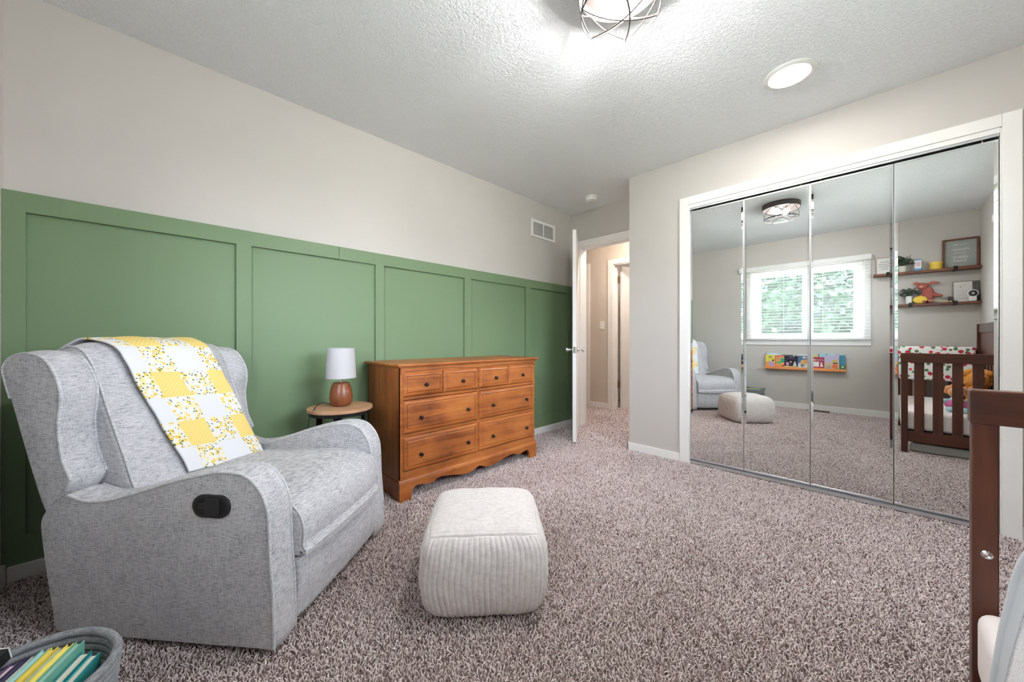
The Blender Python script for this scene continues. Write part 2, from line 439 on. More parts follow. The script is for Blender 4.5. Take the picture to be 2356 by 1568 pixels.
# room door casing
b = MB()
b.box(XD - .016, XD, 2.385, 2.452, 0, 2.108); b.box(XD - .016, XD, 1.62, 2.385, 2.04, 2.108); b.box(XD - .016, XD, 1.58, 1.62, 0, 2.108)
b.box(XD - .004, T + .004, 2.372, 2.386, 0, 2.04); b.box(XD - .004, T + .004, 1.62, 1.634, 0, 2.04); b.box(XD - .004, T + .004, 1.6342, 2.3718, 2.026, 2.041)
b.box(XD + .04, XD + .052, 1.63, 2.375, 2.012, 2.03)
b.box(T, T + .016, 2.385, 2.452, 0, 2.108); b.box(T, T + .016, 1.62, 2.385, 2.04, 2.108)
struct(b.build('trim_3', M_TRIM, bevel=.002, seg=2))

# hallway beyond
b = MB(); T2 = XH + .11
b.box(XH, T2, 2.60, 3.05, 0, HC); b.box(XH, T2, 3.05, 3.81, 2.045, HC); b.box(XH, T2, 3.81, 4.3, 0, HC)
b.box(XH, T2, 1.80, 2.60, 2.045, HC); b.box(XH, T2, .9, 1.80, 0, HC)
struct(b.build('wall_hall', M_HALL))
b = MB(); b.box(XD, 6.4, 4.2, 4.3, 0, HC); b.box(XD + .1, XH, .9, 1.0, 0, HC); b.box(XH + .8, XH + .86, 3.0, 4.3, 0, HC)
struct(b.build('wall_hall_end', M_HALL))
b = MB(); b.box(6.3, 6.4, .8, 4.3, 0, HC); b.box(XH, 6.4, .8, .9, 0, HC); b.box(T2, 6.4, 2.95, 3.02, 0, HC)
struct(b.build('wall_far_room', M_WALL))
b = MB()
for y0, y1 in ((2.602, 2.684),): b.box(XH - .016, XH, y0, y1, 0, 2.115)
b.box(XH - .016, XH, 1.73, 2.60, 2.045, 2.115)
b.box(XH - .004, T2, 2.588, 2.603, 0, 2.045); b.box(XH - .004, T2, 1.80, 2.60, 2.032, 2.046)
b.box(XH + .045, XH + .057, 2.576, 2.59, 0, 2.04)
struct(b.build('trim_4', M_TRIM, bevel=.002))
b = MB(); b.box(XH - .016, XH, 2.985, 3.05, 0, 2.115); b.box(XH - .016, XH, 3.05, 3.88, 2.045, 2.115); b.box(XH - .016, XH, 3.81, 3.88, 0, 2.115)
struct(b.build('trim_5', M_TRIM, bevel=.002))
baseboard('baseboard_hall', [(XH - .013, XH - .0005, 2.685, 2.984, 0, .075)])
d2 = thing('door_2', 'closed flat white door in the hallway, left of the light switch', 'door', (XH + .01, 3.052, 0)); struct(d2)
MB().box(XH - .002, XH + .035, 3.053, 3.808, .012, 2.042).build('panel', M_DOOR, d2)
for z in (.34, 1.90):
    MB().lathe([(.006, z - .045), (.006, z + .045)], (XH - .019, 3.050, 0), 12).build('hinge', M_BRASS, d2)
d3 = thing('door_3', 'white door standing ajar in the far doorway across the hall', 'door', (T2, 2.585, 0), 0); struct(d3)
dm = Matrix.Rotation(R(-16), 4, 'Z')
vv = MB().box(0.012, .74, -.035, 0, .012, 2.03)
vv.v = [tuple(dm @ Vector(p) + Vector((T2 + .012, 2.572, 0))) for p in vv.v]; vv.build('panel', M_DOOR, d3)
for z in (.35, 1.84):
    bb = MB().box(T2 - .03, T2 + .03, 2.568, 2.5755, z - .05, z + .05); bb.lathe([(.007, z - .05), (.007, z + .05)], (T2 + .006, 2.566, 0), 12); bb.build('hinge', M_BRASS, d3)
sw = thing('light_switch', 'white toggle light switch on the hallway wall between two door frames', 'light switch', (XH - .006, 2.78, 1.197))
MB().box(XH - .006, XH - .0005, 2.745, 2.815, 1.14, 1.255).build('plate', M_WHITEP, sw, bevel=.002)
MB().box(XH - .014, XH - .006, 2.775, 2.785, 1.188, 1.208).build('toggle', M_WHITEP, sw, bevel=.001)
hl = thing('hall_ceiling_light', 'round warm hallway ceiling light beyond the open door', 'ceiling light', (4.05, 2.0, HC))
MB().lathe([(.14, 0), (.14, -.02), (.11, -.03)], (4.05, 2.0, HC), 40).build('base', M_NICKEL, hl, smooth=True)
MB().lathe([(.12, -.03), (.118, -.06), (.09, -.09), (.05, -.105), (0, -.11)], (4.05, 2.0, HC), 40).build('globe', M_HALLL, hl, smooth='all')
rl = thing('added_room_light', 'added unseen ceiling light for the room across the hall', 'ceiling light', (5.4, 1.9, HC))  # unseen lamp added to light the room beyond the hall
MB().lathe([(.10, -.001), (.10, -.02), (.07, -.03)], (5.4, 1.9, HC), 30).build('base', M_NICKEL, rl, smooth=True)
MB().lathe([(.09, -.03), (.08, -.06), (0, -.08)], (5.4, 1.9, HC), 30).build('globe', M_HALLL, rl, smooth='all')

# open room door
hx, hy = 3.452, 2.398; ex, ey = 2.835, 2.008
ang = math.atan2(ey - hy, ex - hx); DL = math.hypot(ex - hx, ey - hy)
d1 = thing('door_1', 'white flat door standing open against the green wall', 'door', (hx, hy, 0), ang); struct(d1)
MB().box(0, DL, -.0175, .0175, .018, 2.032).build('panel', M_DOOR, d1, local=True, bevel=.0015, seg=1)
for s_ in (1, -1):
    kb = MB(); m = Matrix.Rotation(-s_ * PI / 2, 4, 'X')
    kb.lathe([(.033, .0175), (.033, .021), (.028, .026), (.014, .028), (.011, .034), (.010, .044), (.013, .052), (.021, .070), (.025, .080), (.024, .084), (.018, .086), (0, .086)], (DL - .062, 0, .892), 28, mat=m)
    kb.build('doorknob', M_CHROME, d1, smooth=True, local=True)
MB().box(DL - .001, DL + .0015, -.012, .012, .862, .922).build('latch_plate', M_NICKEL, d1, local=True)
for z in (.25, 1.05, 1.82):
    MB().lathe([(.007, z - .045), (.007, z + .045)], (.0, -.021, 0), 12).build('hinge', M_NICKEL, d1, local=True)

# ------------------------------------------------------------------ window
WX = XW - .115
w1 = thing('window_1', 'white sliding window with two panes looking onto trees', 'window', (WX, .715, WZ0)); struct(w1)
b = MB(); xa, xb = WX - .03, WX + .035
b.box(xa, xb, WY0 + .009, WY0 + .05, WZ0 + .007, WZ1 - .009); b.box(xa, xb, WY1 - .05, WY1 - .009, WZ0 + .007, WZ1 - .009); b.box(xa, xb, WY0 + .0502, WY1 - .0502, WZ0 + .007, WZ0 + .04); b.box(xa, xb, WY0 + .0502, WY1 - .0502, WZ1 - .035, WZ1 - .009)
b.build('window_frame', M_TRIM, w1, bevel=.003)
def sash(y0, y1, x, nm):
    b = MB(); z0, z1 = WZ0 + .04, WZ1 - .035
    z0 += .0005; z1 -= .0005; b.box(x - .014, x + .014, y0, y0 + .05, z0, z1); b.box(x - .014, x + .014, y1 - .05, y1, z0, z1)
    b.box(x - .014, x + .014, y0 + .0502, y1 - .0502, z0, z0 + .045); b.box(x - .014, x + .014, y0 + .0502, y1 - .0502, z1 - .04, z1)
    o = b.build(nm, M_TRIM, w1, bevel=.002)
    MB().box(x - .002, x + .002, y0 + .045, y1 - .045, z0 + .04, z1 - .035).build('pane', M_PANE, o)
    return o
sash(.151, .70, WX + .0185, 'sash'); s2 = sash(.69, 1.284, WX - .012, 'sash')
MB().box(WX + .03, WX + .045, .165, .18, 1.42, 1.50).build('latch', M_WHITEP, w1)
b = MB()
b.box(XW - .118, XW, WY0 - .001, WY0 + .008, WZ0, WZ1); b.box(XW - .118, XW, WY1 - .008, WY1 + .001, WZ0, WZ1); b.box(XW - .118, XW, WY0, WY1, WZ1 - .008, WZ1 + .001)
b.box(XW - .118, XW + .02, WY0 - .06, WY1 + .06, WZ0 - .015, WZ0 + .006)
b.box(XW, XW + .014, WY0 - .065, WY1 + .065, .91, WZ0 - .014)
b.box(XW, XW + .012, WY0 - .065, WY0, WZ0, 2.03); b.box(XW, XW + .012, WY1, WY1 + .065, WZ0, 2.03)
struct(b.build('trim_6', M_TRIM, bevel=.002))
bl = thing('window_blind', 'white horizontal slat blind lowered with its slats open over the window', 'window blind', (XW + .045, .72, .98))
b = MB(); BX = XW + .048
for i in range(24):
    z = 1.035 + i * .0415
    q = MB().box(-.025, .025, .037, 1.40, -.0014, .0014)
    rm = Matrix.Rotation(R(5), 4, 'Y')
    q.v = [tuple(rm @ Vector(p) + Vector((BX, 0, z))) for p in q.v]; b.add(q.v, q.f)
b.build('slats', M_WHITEP, bl)
MB().box(XW + .002, XW + .085, .028, 1.485, 2.012, 2.078).build('valance', M_WHITEP, bl, bevel=.003)
MB().box(BX - .026, BX + .026, .037, 1.40, .995, 1.010).build('bottom_rail', M_WHITEP, bl, bevel=.002)
b = MB()
for y in (.16, .50, .93, 1.27):
    for dx in (-.026, .026): b.tube([(BX + dx, y, 1.0), (BX + dx, y, 2.02)], .0009, 5)
b.build('ladder_cord', M_WHITEP, bl)
MB().tube([(BX + .036, .085, 2.01), (BX + .036, .083, 1.22)], .004, 8).build('tilt_wand', M_WHITEP, bl, smooth=True)

# second window, on the right wall above the crib
w2 = thing('window_2', 'white window on the right wall above the crib', 'window', (1.5, YR - .08, VZ0)); struct(w2)
b = MB(); ya, yb = YR - .105, YR - .05
b.box(VX0 + .001, VX0 + .05, ya, yb, VZ0 + .014, VZ1 - .001); b.box(VX1 - .05, VX1 - .001, ya, yb, VZ0 + .014, VZ1 - .001); b.box(VX0 + .0502, VX1 - .0502, ya, yb, VZ0 + .014, VZ0 + .05); b.box(VX0 + .0502, VX1 - .0502, ya, yb, VZ1 - .05, VZ1 - .001); b.box(1.47, 1.53, ya, yb, VZ0 + .0502, VZ1 - .0502)
b.build('window_frame', M_TRIM, w2, bevel=.003)
for xa_, xb_ in ((VX0 + .045, 1.475), (1.525, VX1 - .045)): MB().box(xa_, xb_, YR - .080, YR - .076, VZ0 + .045, VZ1 - .045).build('pane', M_PANE, w2)
b = MB(); b.box(VX0 - .06, VX1 + .06, YR, YR + .012, VZ1, VZ1 + .06); b.box(VX0 - .06, VX0, YR, YR + .012, VZ0 - .06, VZ1); b.box(VX1, VX1 + .06, YR, YR + .012, VZ0 - .06, VZ1)
b.box(VX0, VX1, YR, YR + .012, VZ0 - .06, VZ0); b.box(VX0 - .02, VX1 + .02, YR - .05, YR + .02, VZ0 - .002, VZ0 + .012)
struct(b.build('trim_7', M_TRIM, bevel=.002))
bl2 = thing('window_blind', 'white slat blind with open slats on the right wall above the crib', 'window blind', (1.5, YR + .045, VZ0))
b = MB()
for i in range(20):
    q = MB().box(VX0 - .02, VX1 + .02, -.025, .025, -.0014, .0014); rm = Matrix.Rotation(R(-12), 4, 'X')
    q.v = [tuple(rm @ Vector(p) + Vector((0, YR + .046, VZ0 + .03 + i * .0415))) for p in q.v]; b.add(q.v, q.f)
b.build('slats', M_WHITEP, bl2)
MB().box(VX0 - .04, VX1 + .04, YR + .0125, YR + .085, 2.04, 2.10).build('valance', M_WHITEP, bl2, bevel=.003)
MB().box(VX0 - .02, VX1 + .02, YR + .02, YR + .072, VZ0 - .005, VZ0 + .010).build('bottom_rail', M_WHITEP, bl2, bevel=.002)

# ================================================================== CARPET PILE
def carpet(areas, label):
    def scatter(x0, x1, y0, y1, sp):
        nx = int((x1 - x0) / sp); ny = int((y1 - y0) / sp)
        gx, gy = np.meshgrid(np.arange(nx), np.arange(ny))
        x = x0 + (gx.ravel() + rng.random(nx * ny)) * sp; y = y0 + (gy.ravel() + rng.random(nx * ny)) * sp
        return np.stack([x, y], 1), np.full(nx * ny, sp)
    a = [scatter(*q) for q in areas]
    xy = np.concatenate([q[0] for q in a]); sp = np.concatenate([q[1] for q in a])
    n = len(xy); k = sp / .0066
    az = rng.random(n) * 2 * PI; ln = (.009 + .008 * rng.random(n)) * np.sqrt(k); rad = (.0013 + .0009 * rng.random(n)) * k
    lean = .35 + .95 * rng.random(n); twist = (rng.random(n) - .5) * 2.6
    val = np.clip(rng.beta(1.6, 1.25, n), 0, 1)
    # slow patches of slightly lighter and darker yarn
    g = np.sin(xy[:, 0] * 7.1 + 2 * np.sin(xy[:, 1] * 3.3)) * np.sin(xy[:, 1] * 6.3 + 1.7 * np.sin(xy[:, 0] * 4.1))
    val = np.clip(val + .05 * g, 0, 1)
    nseg, ns = 3, 3
    V = np.zeros((n, nseg + 1, ns, 3), np.float32)
    px, py, pz = xy[:, 0].copy(), xy[:, 1].copy(), np.full(n, .0005)
    th = lean * .35
    for i in range(nseg + 1):
        r = rad * (1.0, 1.15, 1.0, .45)[i]
        dx, dy = np.cos(az), np.sin(az)
        for q in range(ns):
            c_, s_ = math.cos(2 * PI * q / ns + .5), math.sin(2 * PI * q / ns + .5)
            V[:, i, q, 0] = px + r * (c_ * (-dy) + s_ * dx * np.cos(th)); V[:, i, q, 1] = py + r * (c_ * dx + s_ * dy * np.cos(th)); V[:, i, q, 2] = pz - r * s_ * np.sin(th)
        px = px + np.cos(az) * np.sin(th) * ln / nseg; py = py + np.sin(az) * np.sin(th) * ln / nseg; pz = pz + np.cos(th) * ln / nseg
        th = th + lean * .42; az = az + twist / nseg
    V[..., 2] = np.clip(V[..., 2], .0002, .0125)
    V[..., 0] = np.clip(V[..., 0], XW + .016, None); V[..., 1] = np.clip(V[..., 1], YR + .016, None)
    me = bpy.data.meshes.new('carpet_pile'); nv = n * (nseg + 1) * ns
    me.vertices.add(nv); me.vertices.foreach_set('co', V.reshape(-1))
    base = (np.arange(n) * (nseg + 1) * ns)[:, None, None, None]
    i_ = np.arange(nseg)[None, :, None, None]; q_ = np.arange(ns)[None, None, :, None]
    quad = np.concatenate([base + i_ * ns + q_, base + i_ * ns + (q_ + 1) % ns, base + (i_ + 1) * ns + (q_ + 1) % ns, base + (i_ + 1) * ns + q_], 3).reshape(-1, 4)
    nf = len(quad)
    me.loops.add(nf * 4); me.loops.foreach_set('vertex_index', quad.reshape(-1).astype(np.int32))
    me.polygons.add(nf); me.polygons.foreach_set('loop_start', np.arange(0, nf * 4, 4, dtype=np.int32)); me.polygons.foreach_set('loop_total', np.full(nf, 4, np.int32))
    me.update(calc_edges=True)
    at = me.attributes.new('yarn', 'FLOAT', 'POINT'); at.data.foreach_set('value', np.repeat(val, (nseg + 1) * ns).astype(np.float32))
    me.polygons.foreach_set('use_smooth', np.ones(nf, bool))
    me.materials.append(M_YARN)
    o = bpy.data.objects.new('carpet_pile', me); COL.objects.link(o)
    return tag(o, label, 'carpet', kind='stuff')
carpet([(XW + .015, XM, YR + .015, YG - .04, .0066)], 'mottled taupe frieze carpet covering the bedroom floor')
carpet([(XM, XD + .1, 1.575, YG - .03, .009), (XD + .1, XH, 1.2, 4.0, .012), (XH, 5.6, 1.8, 2.9, .016)], 'same taupe carpet running through the open doorway into the hallway')

# ================================================================== MIRRORED CLOSET DOORS
edges = [(1.038, .672), (.670, .298), (.296, -.077), (-.079, -.444)]
words = ['leftmost', 'second from the left', 'third from the left', 'rightmost']
for i, (ya, yb) in enumerate(edges):
    x = XM + .004; z0, z1 = .040, 2.008
    d = thing('mirror_door', 'tall frameless mirrored closet door, %s of the four' % words[i], 'mirror', (x, (ya + yb) / 2, z0), 0, 'mirrored closet doors')
    bw, dp = .013, .0011
    y0, y1 = yb + .002, ya - .002
    Y = [y0, y0 + bw, y1 - bw, y1]; X = [x + dp, x, x, x + dp]
    m = MB(); vs = []
    for z in (z0 + .012, z1 - .008):
        for a in range(4): vs.append((X[a], Y[a], z))
    vs += [(x + .004, y0, z0 + .012), (x + .004, y1, z0 + .012), (x + .004, y0, z1 - .008), (x + .004, y1, z1 - .008)]
    m.add(vs, [(0, 4, 5, 1), (1, 5, 6, 2), (2, 6, 7, 3), (0, 8, 10, 4), (3, 7, 11, 9), (8, 9, 11, 10)])
    m.build('mirror_glass', M_GLASSM, d)
    b = MB(); b.box(x - .003, x + .016, y0, y1, z0, z0 + .012); b.box(x - .003, x + .016, y0, y1, z1 - .008, z1)
    b.build('edge_channel', M_ALU, d, bevel=.001)
    MB().box(x + .005, x + .02, y0 + .001, y1 - .001, z0 + .002, z1 - .002).build('backing', M_WHITEP, d)
    b = MB(); b.box(x - .001, x + .003, y0 - .0015, y0 + .001, z0, z1); b.box(x - .001, x + .003, y1 - .001, y1 + .0015, z0, z1)
    b.build('side_strip', M_ALU, d)
    pin = MB(); yp = ya - .05 if i % 2 == 0 else yb + .05
    pin.lathe([(.004, 0), (.004, .02)], (x + .01, yp, z1), 10); pin.build('pivot_pin', M_BRASS, d)
b = MB().box(XM + .0, XM + .03, -.445, 1.038, .009, .016); b.box(XM, XM + .004, -.445, 1.038, .016, .030); b.box(XM + .026, XM + .03, -.445, 1.038, .016, .030)
tag(b.build('floor_track', M_ALU), 'low metal floor track under the mirrored closet doors', 'track')

# ================================================================== CEILING THINGS
cx, cy = 1.31, .71
fx = thing('ceiling_fixture', 'round bronze cage ceiling light with two glowing bulbs', 'ceiling light', (cx, cy, HC))
MB().lathe([(0, -.001), (.165, -.001), (.17, -.006), (.17, -.042), (.167, -.044), (.165, -.012), (0, -.012)], (cx, cy, HC), 64).build('canopy', M_BRONZE, fx, smooth=True)
def ring(r, z, h, t=.002):
    return MB().lathe([(r, z - h / 2), (r, z + h / 2), (r - t, z + h / 2), (r - t, z - h / 2), (r, z - h / 2)], (cx, cy, 0), 72)
cg = MB()
for r, z, h in ((.166, 2.392, .012), (.152, 2.285, .010)):
    q = ring(r, z, h); cg.add(q.v, q.f)
cg.build('cage_ring', M_BRONZE, fx, smooth=True)
cb = MB()
n = 6
for i in range(n):
    a = 2 * PI * i / n + .3
    for s_ in (1, -1):
        pts = []
        for j in range(9):
            t = j / 8; aa = a + s_ * t * PI / 3.0; r = .164 + (.151 - .164) * t
            pts.append((cx + r * math.cos(aa), cy + r * math.sin(aa), 2.392 - .107 * t))
        cb.tube(pts, .0028, 6)
for i in range(3):
    a = PI * i / 3 + .35
    ca, sa = math.cos(a), math.sin(a)
    pts = [(cx + .151 * ca * t + .035 * (1 - t * t) * sa, cy + .151 * sa * t - .035 * (1 - t * t) * ca, 2.283) for t in [k / 6 - 1 for k in range(13)]]
    cb.tube(pts, .0028, 6)
cb.build('cage_bars', M_BRONZE, fx, smooth=True)
for s_ in (1, -1):
    a = .55
    bx, by = cx + s_ * .055 * math.cos(a), cy + s_ * .055 * math.sin(a)
    so = MB().lathe([(.016, -.012), (.018, -.044), (.016, -.048)], (bx, by, HC), 20).build('socket', M_BRONZE, fx, smooth=True)
    MB().lathe([(.012, -.046), (.015, -.056), (.026, -.070), (.030, -.084), (.027, -.098), (.014, -.110), (0, -.113)], (bx, by, HC), 24).build('bulb', M_BULB, fx, smooth='all')
dl = thing('recessed_light', 'round recessed downlight lit in the ceiling near the closet', 'recessed light', (2.47, .33, HC))
MB().lathe([(.092, -.0005), (.118, -.0005), (.118, -.004), (.110, -.008), (.094, -.010), (.092, -.0005)], (2.47, .33, HC), 56).build('trim_ring', M_WHITEP, dl, smooth=True)
MB().lathe([(0, -.0045), (.092, -.0045), (.092, -.003)], (2.47, .33, HC), 48).build('lens', M_DOWN, dl)
sd = thing('smoke_detector', 'round white smoke detector on the ceiling by the open door', 'smoke detector', (3.17, 2.04, HC))
MB().lathe([(0, -.0005), (.068, -.0005), (.070, -.004), (.070, -.012), (.060, -.018), (.056, -.034), (.048, -.038), (0, -.038)], (3.17, 2.04, HC), 44).build('housing', M_WHITEP, sd, smooth=True)
MB().lathe([(.012, -.038), (.012, -.041), (0, -.041)], (3.17, 2.04, HC), 20).build('test_button', M_WHITEP, sd)
vt = thing('wall_vent', 'white louvred air vent high on the wall above the green paneling', 'vent', (2.97, YG, 2.15))
b = MB(); v0, v1, z0, z1 = 2.78, 3.17, 2.062, 2.245; yy = YG - .012
b.box(v0 + .0302, v1 - .0302, yy, YG, z0, z0 + .026); b.box(v0 + .0302, v1 - .0302, yy, YG, z1 - .026, z1); b.box(v0, v0 + .03, yy, YG, z0, z1); b.box(v1 - .03, v1, yy, YG, z0, z1); b.box(2.970, 2.980, yy, YG, z0 + .0262, z1 - .0262)
b.build('frame', M_WHITEP, vt, bevel=.002)
b = MB()
for i in range(13):
    z = z0 + .031 + i * .0102
    b.prism([(YG - .010, z), (YG - .003, z + .006), (YG - .003, z + .0075), (YG - .010, z + .0015)], 0, v0 + .028, v1 - .028)
b.build('louvres', M_WHITEP, vt)
MB().box(v0 + .01, v1 - .01, YG - .0025, YG - .0005, z0 + .01, z1 - .01).build('backing', C('vent_dark', 160, 158, 155), vt)

# ================================================================== RECLINER
CO = Vector((.265, 1.312, 0)); CB = Vector((-.6367, .7711, 0)); CN = Vector((.7711, .6367, 0))
OFW, OFS = .3765, .42
ch = thing('recliner_chair', 'light grey linen wingback glider recliner in the corner by the green wall', 'armchair', CO + CN * OFW + CB * OFS, math.atan2(CN.y, CN.x))
def cl(mb):   # (w, s, z) -> chair-local
    mb.v = [(p[0] - OFW, p[1] - OFS, p[2]) for p in mb.v]; return mb
def chairpart(mb, name, mat=None, parent=None, smooth=True, **kw):
    return cl(mb).build(name, mat or M_FAB, parent or ch, smooth=smooth, local=True, **kw)
arm_top = [(.012, .317), (.015, .409), (.020, .461), (.034, .501), (.052, .530), (.078, .556), (.118, .572), (.18, .574), (.243, .563), (.307, .548), (.371, .530), (.436, .508), (.502, .488), (.569, .470), (.613, .463), (.658, .462), (.695, .470), (.726, .480)]
arm_out = smooth_loop([(.0, .035), (.0, .12), (.004, .215)] + arm_top + [(.765, .462), (.806, .428), (.828, .390), (.826, .34), (.808, .22), (.785, .10), (.768, .035), (.70, .03), (.40, .028), (.06, .03)], 3)
def pipe(outline, wv, r=.0045, i0=0, i1=None, off=.001, name='piping', parent=None):
    pts = outline[i0:i1]
    m = MB().tube([(wv, p[0], p[1]) for p in pts], r, 8)
    return chairpart(m, name, M_PIPE, parent)
W = .753
seam_line = smooth_loop([(.0, .035), (.0, .12), (.004, .215)] + arm_top, 4, False)
for side in (0, 1):
    w0, w1 = (0, .100) if side == 0 else (W - .100, W)
    am = chairpart(MB().loft(arm_out, w0, w1, er=.006, crown=.007), 'armrest')
    pipe(seam_line, w0 + .002, .0048, parent=am); pipe(seam_line, w1 - .002, .0048, parent=am)
seat = smooth_loop([(-.010, .256), (-.020, .30), (-.024, .345), (-.012, .392), (.018, .428), (.07, .447), (.16, .455), (.32, .450), (.48, .440), (.60, .43), (.61, .34), (.60, .256), (.30, .254)], 4)
sc_ = chairpart(MB().loft(seat, .103, W - .103, er=.016, crown=.016, ncross=14), 'seat_cushion')
pipe(seat[1:36], .109, .0035, parent=sc_); pipe(seat[1:36], W - .109, .0035, parent=sc_)
foot = smooth_loop([(.002, .05), (-.006, .09), (-.011, .15), (-.012, .21), (-.008, .248), (.03, .252), (.08, .25), (.09, .15), (.08, .05), (.04, .04)], 4)
chairpart(MB().loft(foot, .103, W - .103, er=.010, crown=.006, ncross=10), 'footrest_panel')
chairpart(MB().loft(smooth_loop([(.05, .08), (.08, .30), (.60, .32), (.76, .36), (.78, .20), (.74, .06), (.4, .05)], 4), .09, W - .09, er=.02), 'seat_frame')
backo = smooth_loop([(.560, .34), (.598, .42), (.63, .49), (.66, .57), (.700, .67), (.735, .76), (.765, .84), (.795, .91), (.828, .950), (.87, .966), (.92, .958), (.960, .925), (.968, .87), (.93, .74), (.88, .60), (.82, .42), (.78, .33), (.68, .30)], 4)
bc = chairpart(MB().loft(backo, .105, W - .105, er=.018, crown=.030, ncross=16), 'backrest')
pipe(backo[2:44], .112, .004, parent=bc); pipe(backo[2:44], W - .112, .004, parent=bc)
wingo = smooth_loop([(.722, .528), (.750, .588), (.761, .640), (.768, .708), (.759, .780), (.761, .828), (.782, .880), (.819, .925), (.865, .943), (.915, .943), (.955, .928), (.978, .900), (.974, .862), (.94, .765), (.89, .616), (.845, .49), (.819, .428), (.805, .420), (.775, .452), (.738, .490)], 4)
for side in (0, 1):
    w0, w1 = (.002, .106) if side == 0 else (W - .106, W - .002)
    wg = chairpart(MB().loft(wingo, w0, w1, er=.008, crown=.010, ncross=8), 'wing')
    sl = wingo[0:52]
    pipe(sl, w0 + .003, .0048, parent=wg); pipe(sl, w1 - .003, .0048, parent=wg)
# back shell closing the rear between the wings
# lever
hp_ = []
for a in range(40):
    t = 2 * PI * a / 40; c_, s_ = math.cos(t), math.sin(t)
    hp_.append((.205 + (.028 if c_ > 0 else -.028) + .036 * c_, .469 + .036 * s_))
hd = MB().prism(hp_, 0, -.007, .004)
hb = chairpart(hd, 'recliner_lever', M_BLACK, smooth=False, bevel=.003)
ins = [(.205 + (.026 if math.cos(2 * PI * a / 40) > 0 else -.026) + .026 * math.cos(2 * PI * a / 40), .469 + .026 * math.sin(2 * PI * a / 40)) for a in range(40)]
chairpart(MB().prism(ins, 0, -.0076, -.0066), 'lever_recess', C('lever_recess_black', 14, 14, 15), hb, smooth=False)
pd = [(.172, .492), (.180, .497), (.214, .497), (.222, .490), (.222, .482), (.244, .482), (.244, .462), (.222, .462), (.222, .452), (.214, .443), (.180, .443), (.172, .449)]
chairpart(MB().prism([(p[0], p[1] - .0) for p in pd], 0, -.0125, -.006), 'lever_pull', M_BLACK, hb, smooth=False, bevel=.002)
bs = MB().lathe([(.26, .004), (.27, .014), (.27, .028), (.25, .034), (.05, .036), (.05, .06)], (.376, .40, 0), 48)
chairpart(bs, 'swivel_base', M_BLACK)

# quilt over the back
def quilt():
    prof = [Vector(p) for p in backo]
    # path over the cushion: starts low on the front, over the top, a little down behind
    seams = [(.566, .40), (.588, .462), (.627, .561), (.668, .666), (.710, .772), (.747, .870), (.768, .915), (.792, .948), (.822, .968), (.862, .980), (.912, .980), (.955, .960), (.985, .925), (.985, .87)]
    path = smooth_loop(seams, 8, False)
    L = [0]
    for a, b_ in zip(path, path[1:]): L.append(L[-1] + math.hypot(b_[0] - a[0], b_[1] - a[1]))
    tot = L[-1]
    def at(t):
        s_ = max(0, min(1, t)) * tot; i = min(len(L) - 2, max(0, int(np.searchsorted(L, s_) - 1)))
        f = (s_ - L[i]) / max(1e-9, L[i + 1] - L[i]); p, q = path[i], path[i + 1]
        d = Vector((q[0] - p[0], q[1] - p[1])).normalized()
        return Vector((p[0] + (q[0] - p[0]) * f, p[1] + (q[1] - p[1]) * f)), Vector((-d.y, d.x))
    NU, NV = 112, 150
    t_lo_l, t_lo_r = .075, .020
    vs = []; uvs = []
    for j in range(NV + 1):
        v_ = j / NV
        for i in range(NU + 1):
            u = i / NU
            t = (t_lo_l * (1 - u) + t_lo_r * u) + v_ * (1 - .02 - (t_lo_l * (1 - u) + t_lo_r * u))
            vf = min(1, t / .62)
            wl = .278 - .10 * vf; wr = .632 - .085 * vf
            if t > .66: wl -= (t - .66) * .12
            wv = wl + (wr - wl) * u + .002 * math.sin(v_ * 23)
            p, nrm = at(t)
            puff = .010 + .0022 * abs(math.sin(u * 4 * PI * 1.0)) + .0022 * abs(math.sin(v_ * 8.0 * PI)) + .0025 * math.sin(u * 9 + v_ * 13)
            p2 = p - nrm * 0 + nrm * puff
            vs.append((wv, p2.x, p2.y)); uvs.append((u * .36 * 3, v_ * tot * 3))
    m = MB(); fs = []; mi = []
    cols = [0, .165, .455, .785, 1.001]; rows_ = 7.3
    for j in range(NV):
        for i in range(NU):
            a = j * (NU + 1) + i; fs.append((a, a + 1, a + NU + 2, a + NU + 1))
            u = (i + .5) / NU; ci = sum(u > c for c in cols[1:-1]); 
            rj = int((j + .5) / NV * rows_ + .06)
            if (ci + rj) % 2 == 1: k_ = 1
            elif rj % 2 == 0: k_ = 0
            else: k_ = 2
            mi.append(k_)
    m.add(vs, fs); m.mi = mi; cl(m)
    me = bpy.data.meshes.new('quilt'); me.from_pydata(m.v, [], m.f)
    for mt in (M_QWHITE, M_QLEM, M_QYEL): me.materials.append(mt)
    me.polygons.foreach_set('material_index', mi); me.polygons.foreach_set('use_smooth', [True] * len(mi))
    uvl = me.uv_layers.new(name='UVMap')
    for lp in me.loops: uvl.data[lp.index].uv = uvs[lp.vertex_index]
    o = bpy.data.objects.new('patchwork_quilt', me); COL.objects.link(o)
    o.location = ch.location; o.rotation_euler = ch.rotation_euler
    sm = o.modifiers.new('thick', 'SOLIDIFY'); sm.thickness = .007; sm.offset = 1
    tag(o, 'yellow and white lemon print patchwork quilt draped over the recliner back', 'quilt')
    return o
quilt()

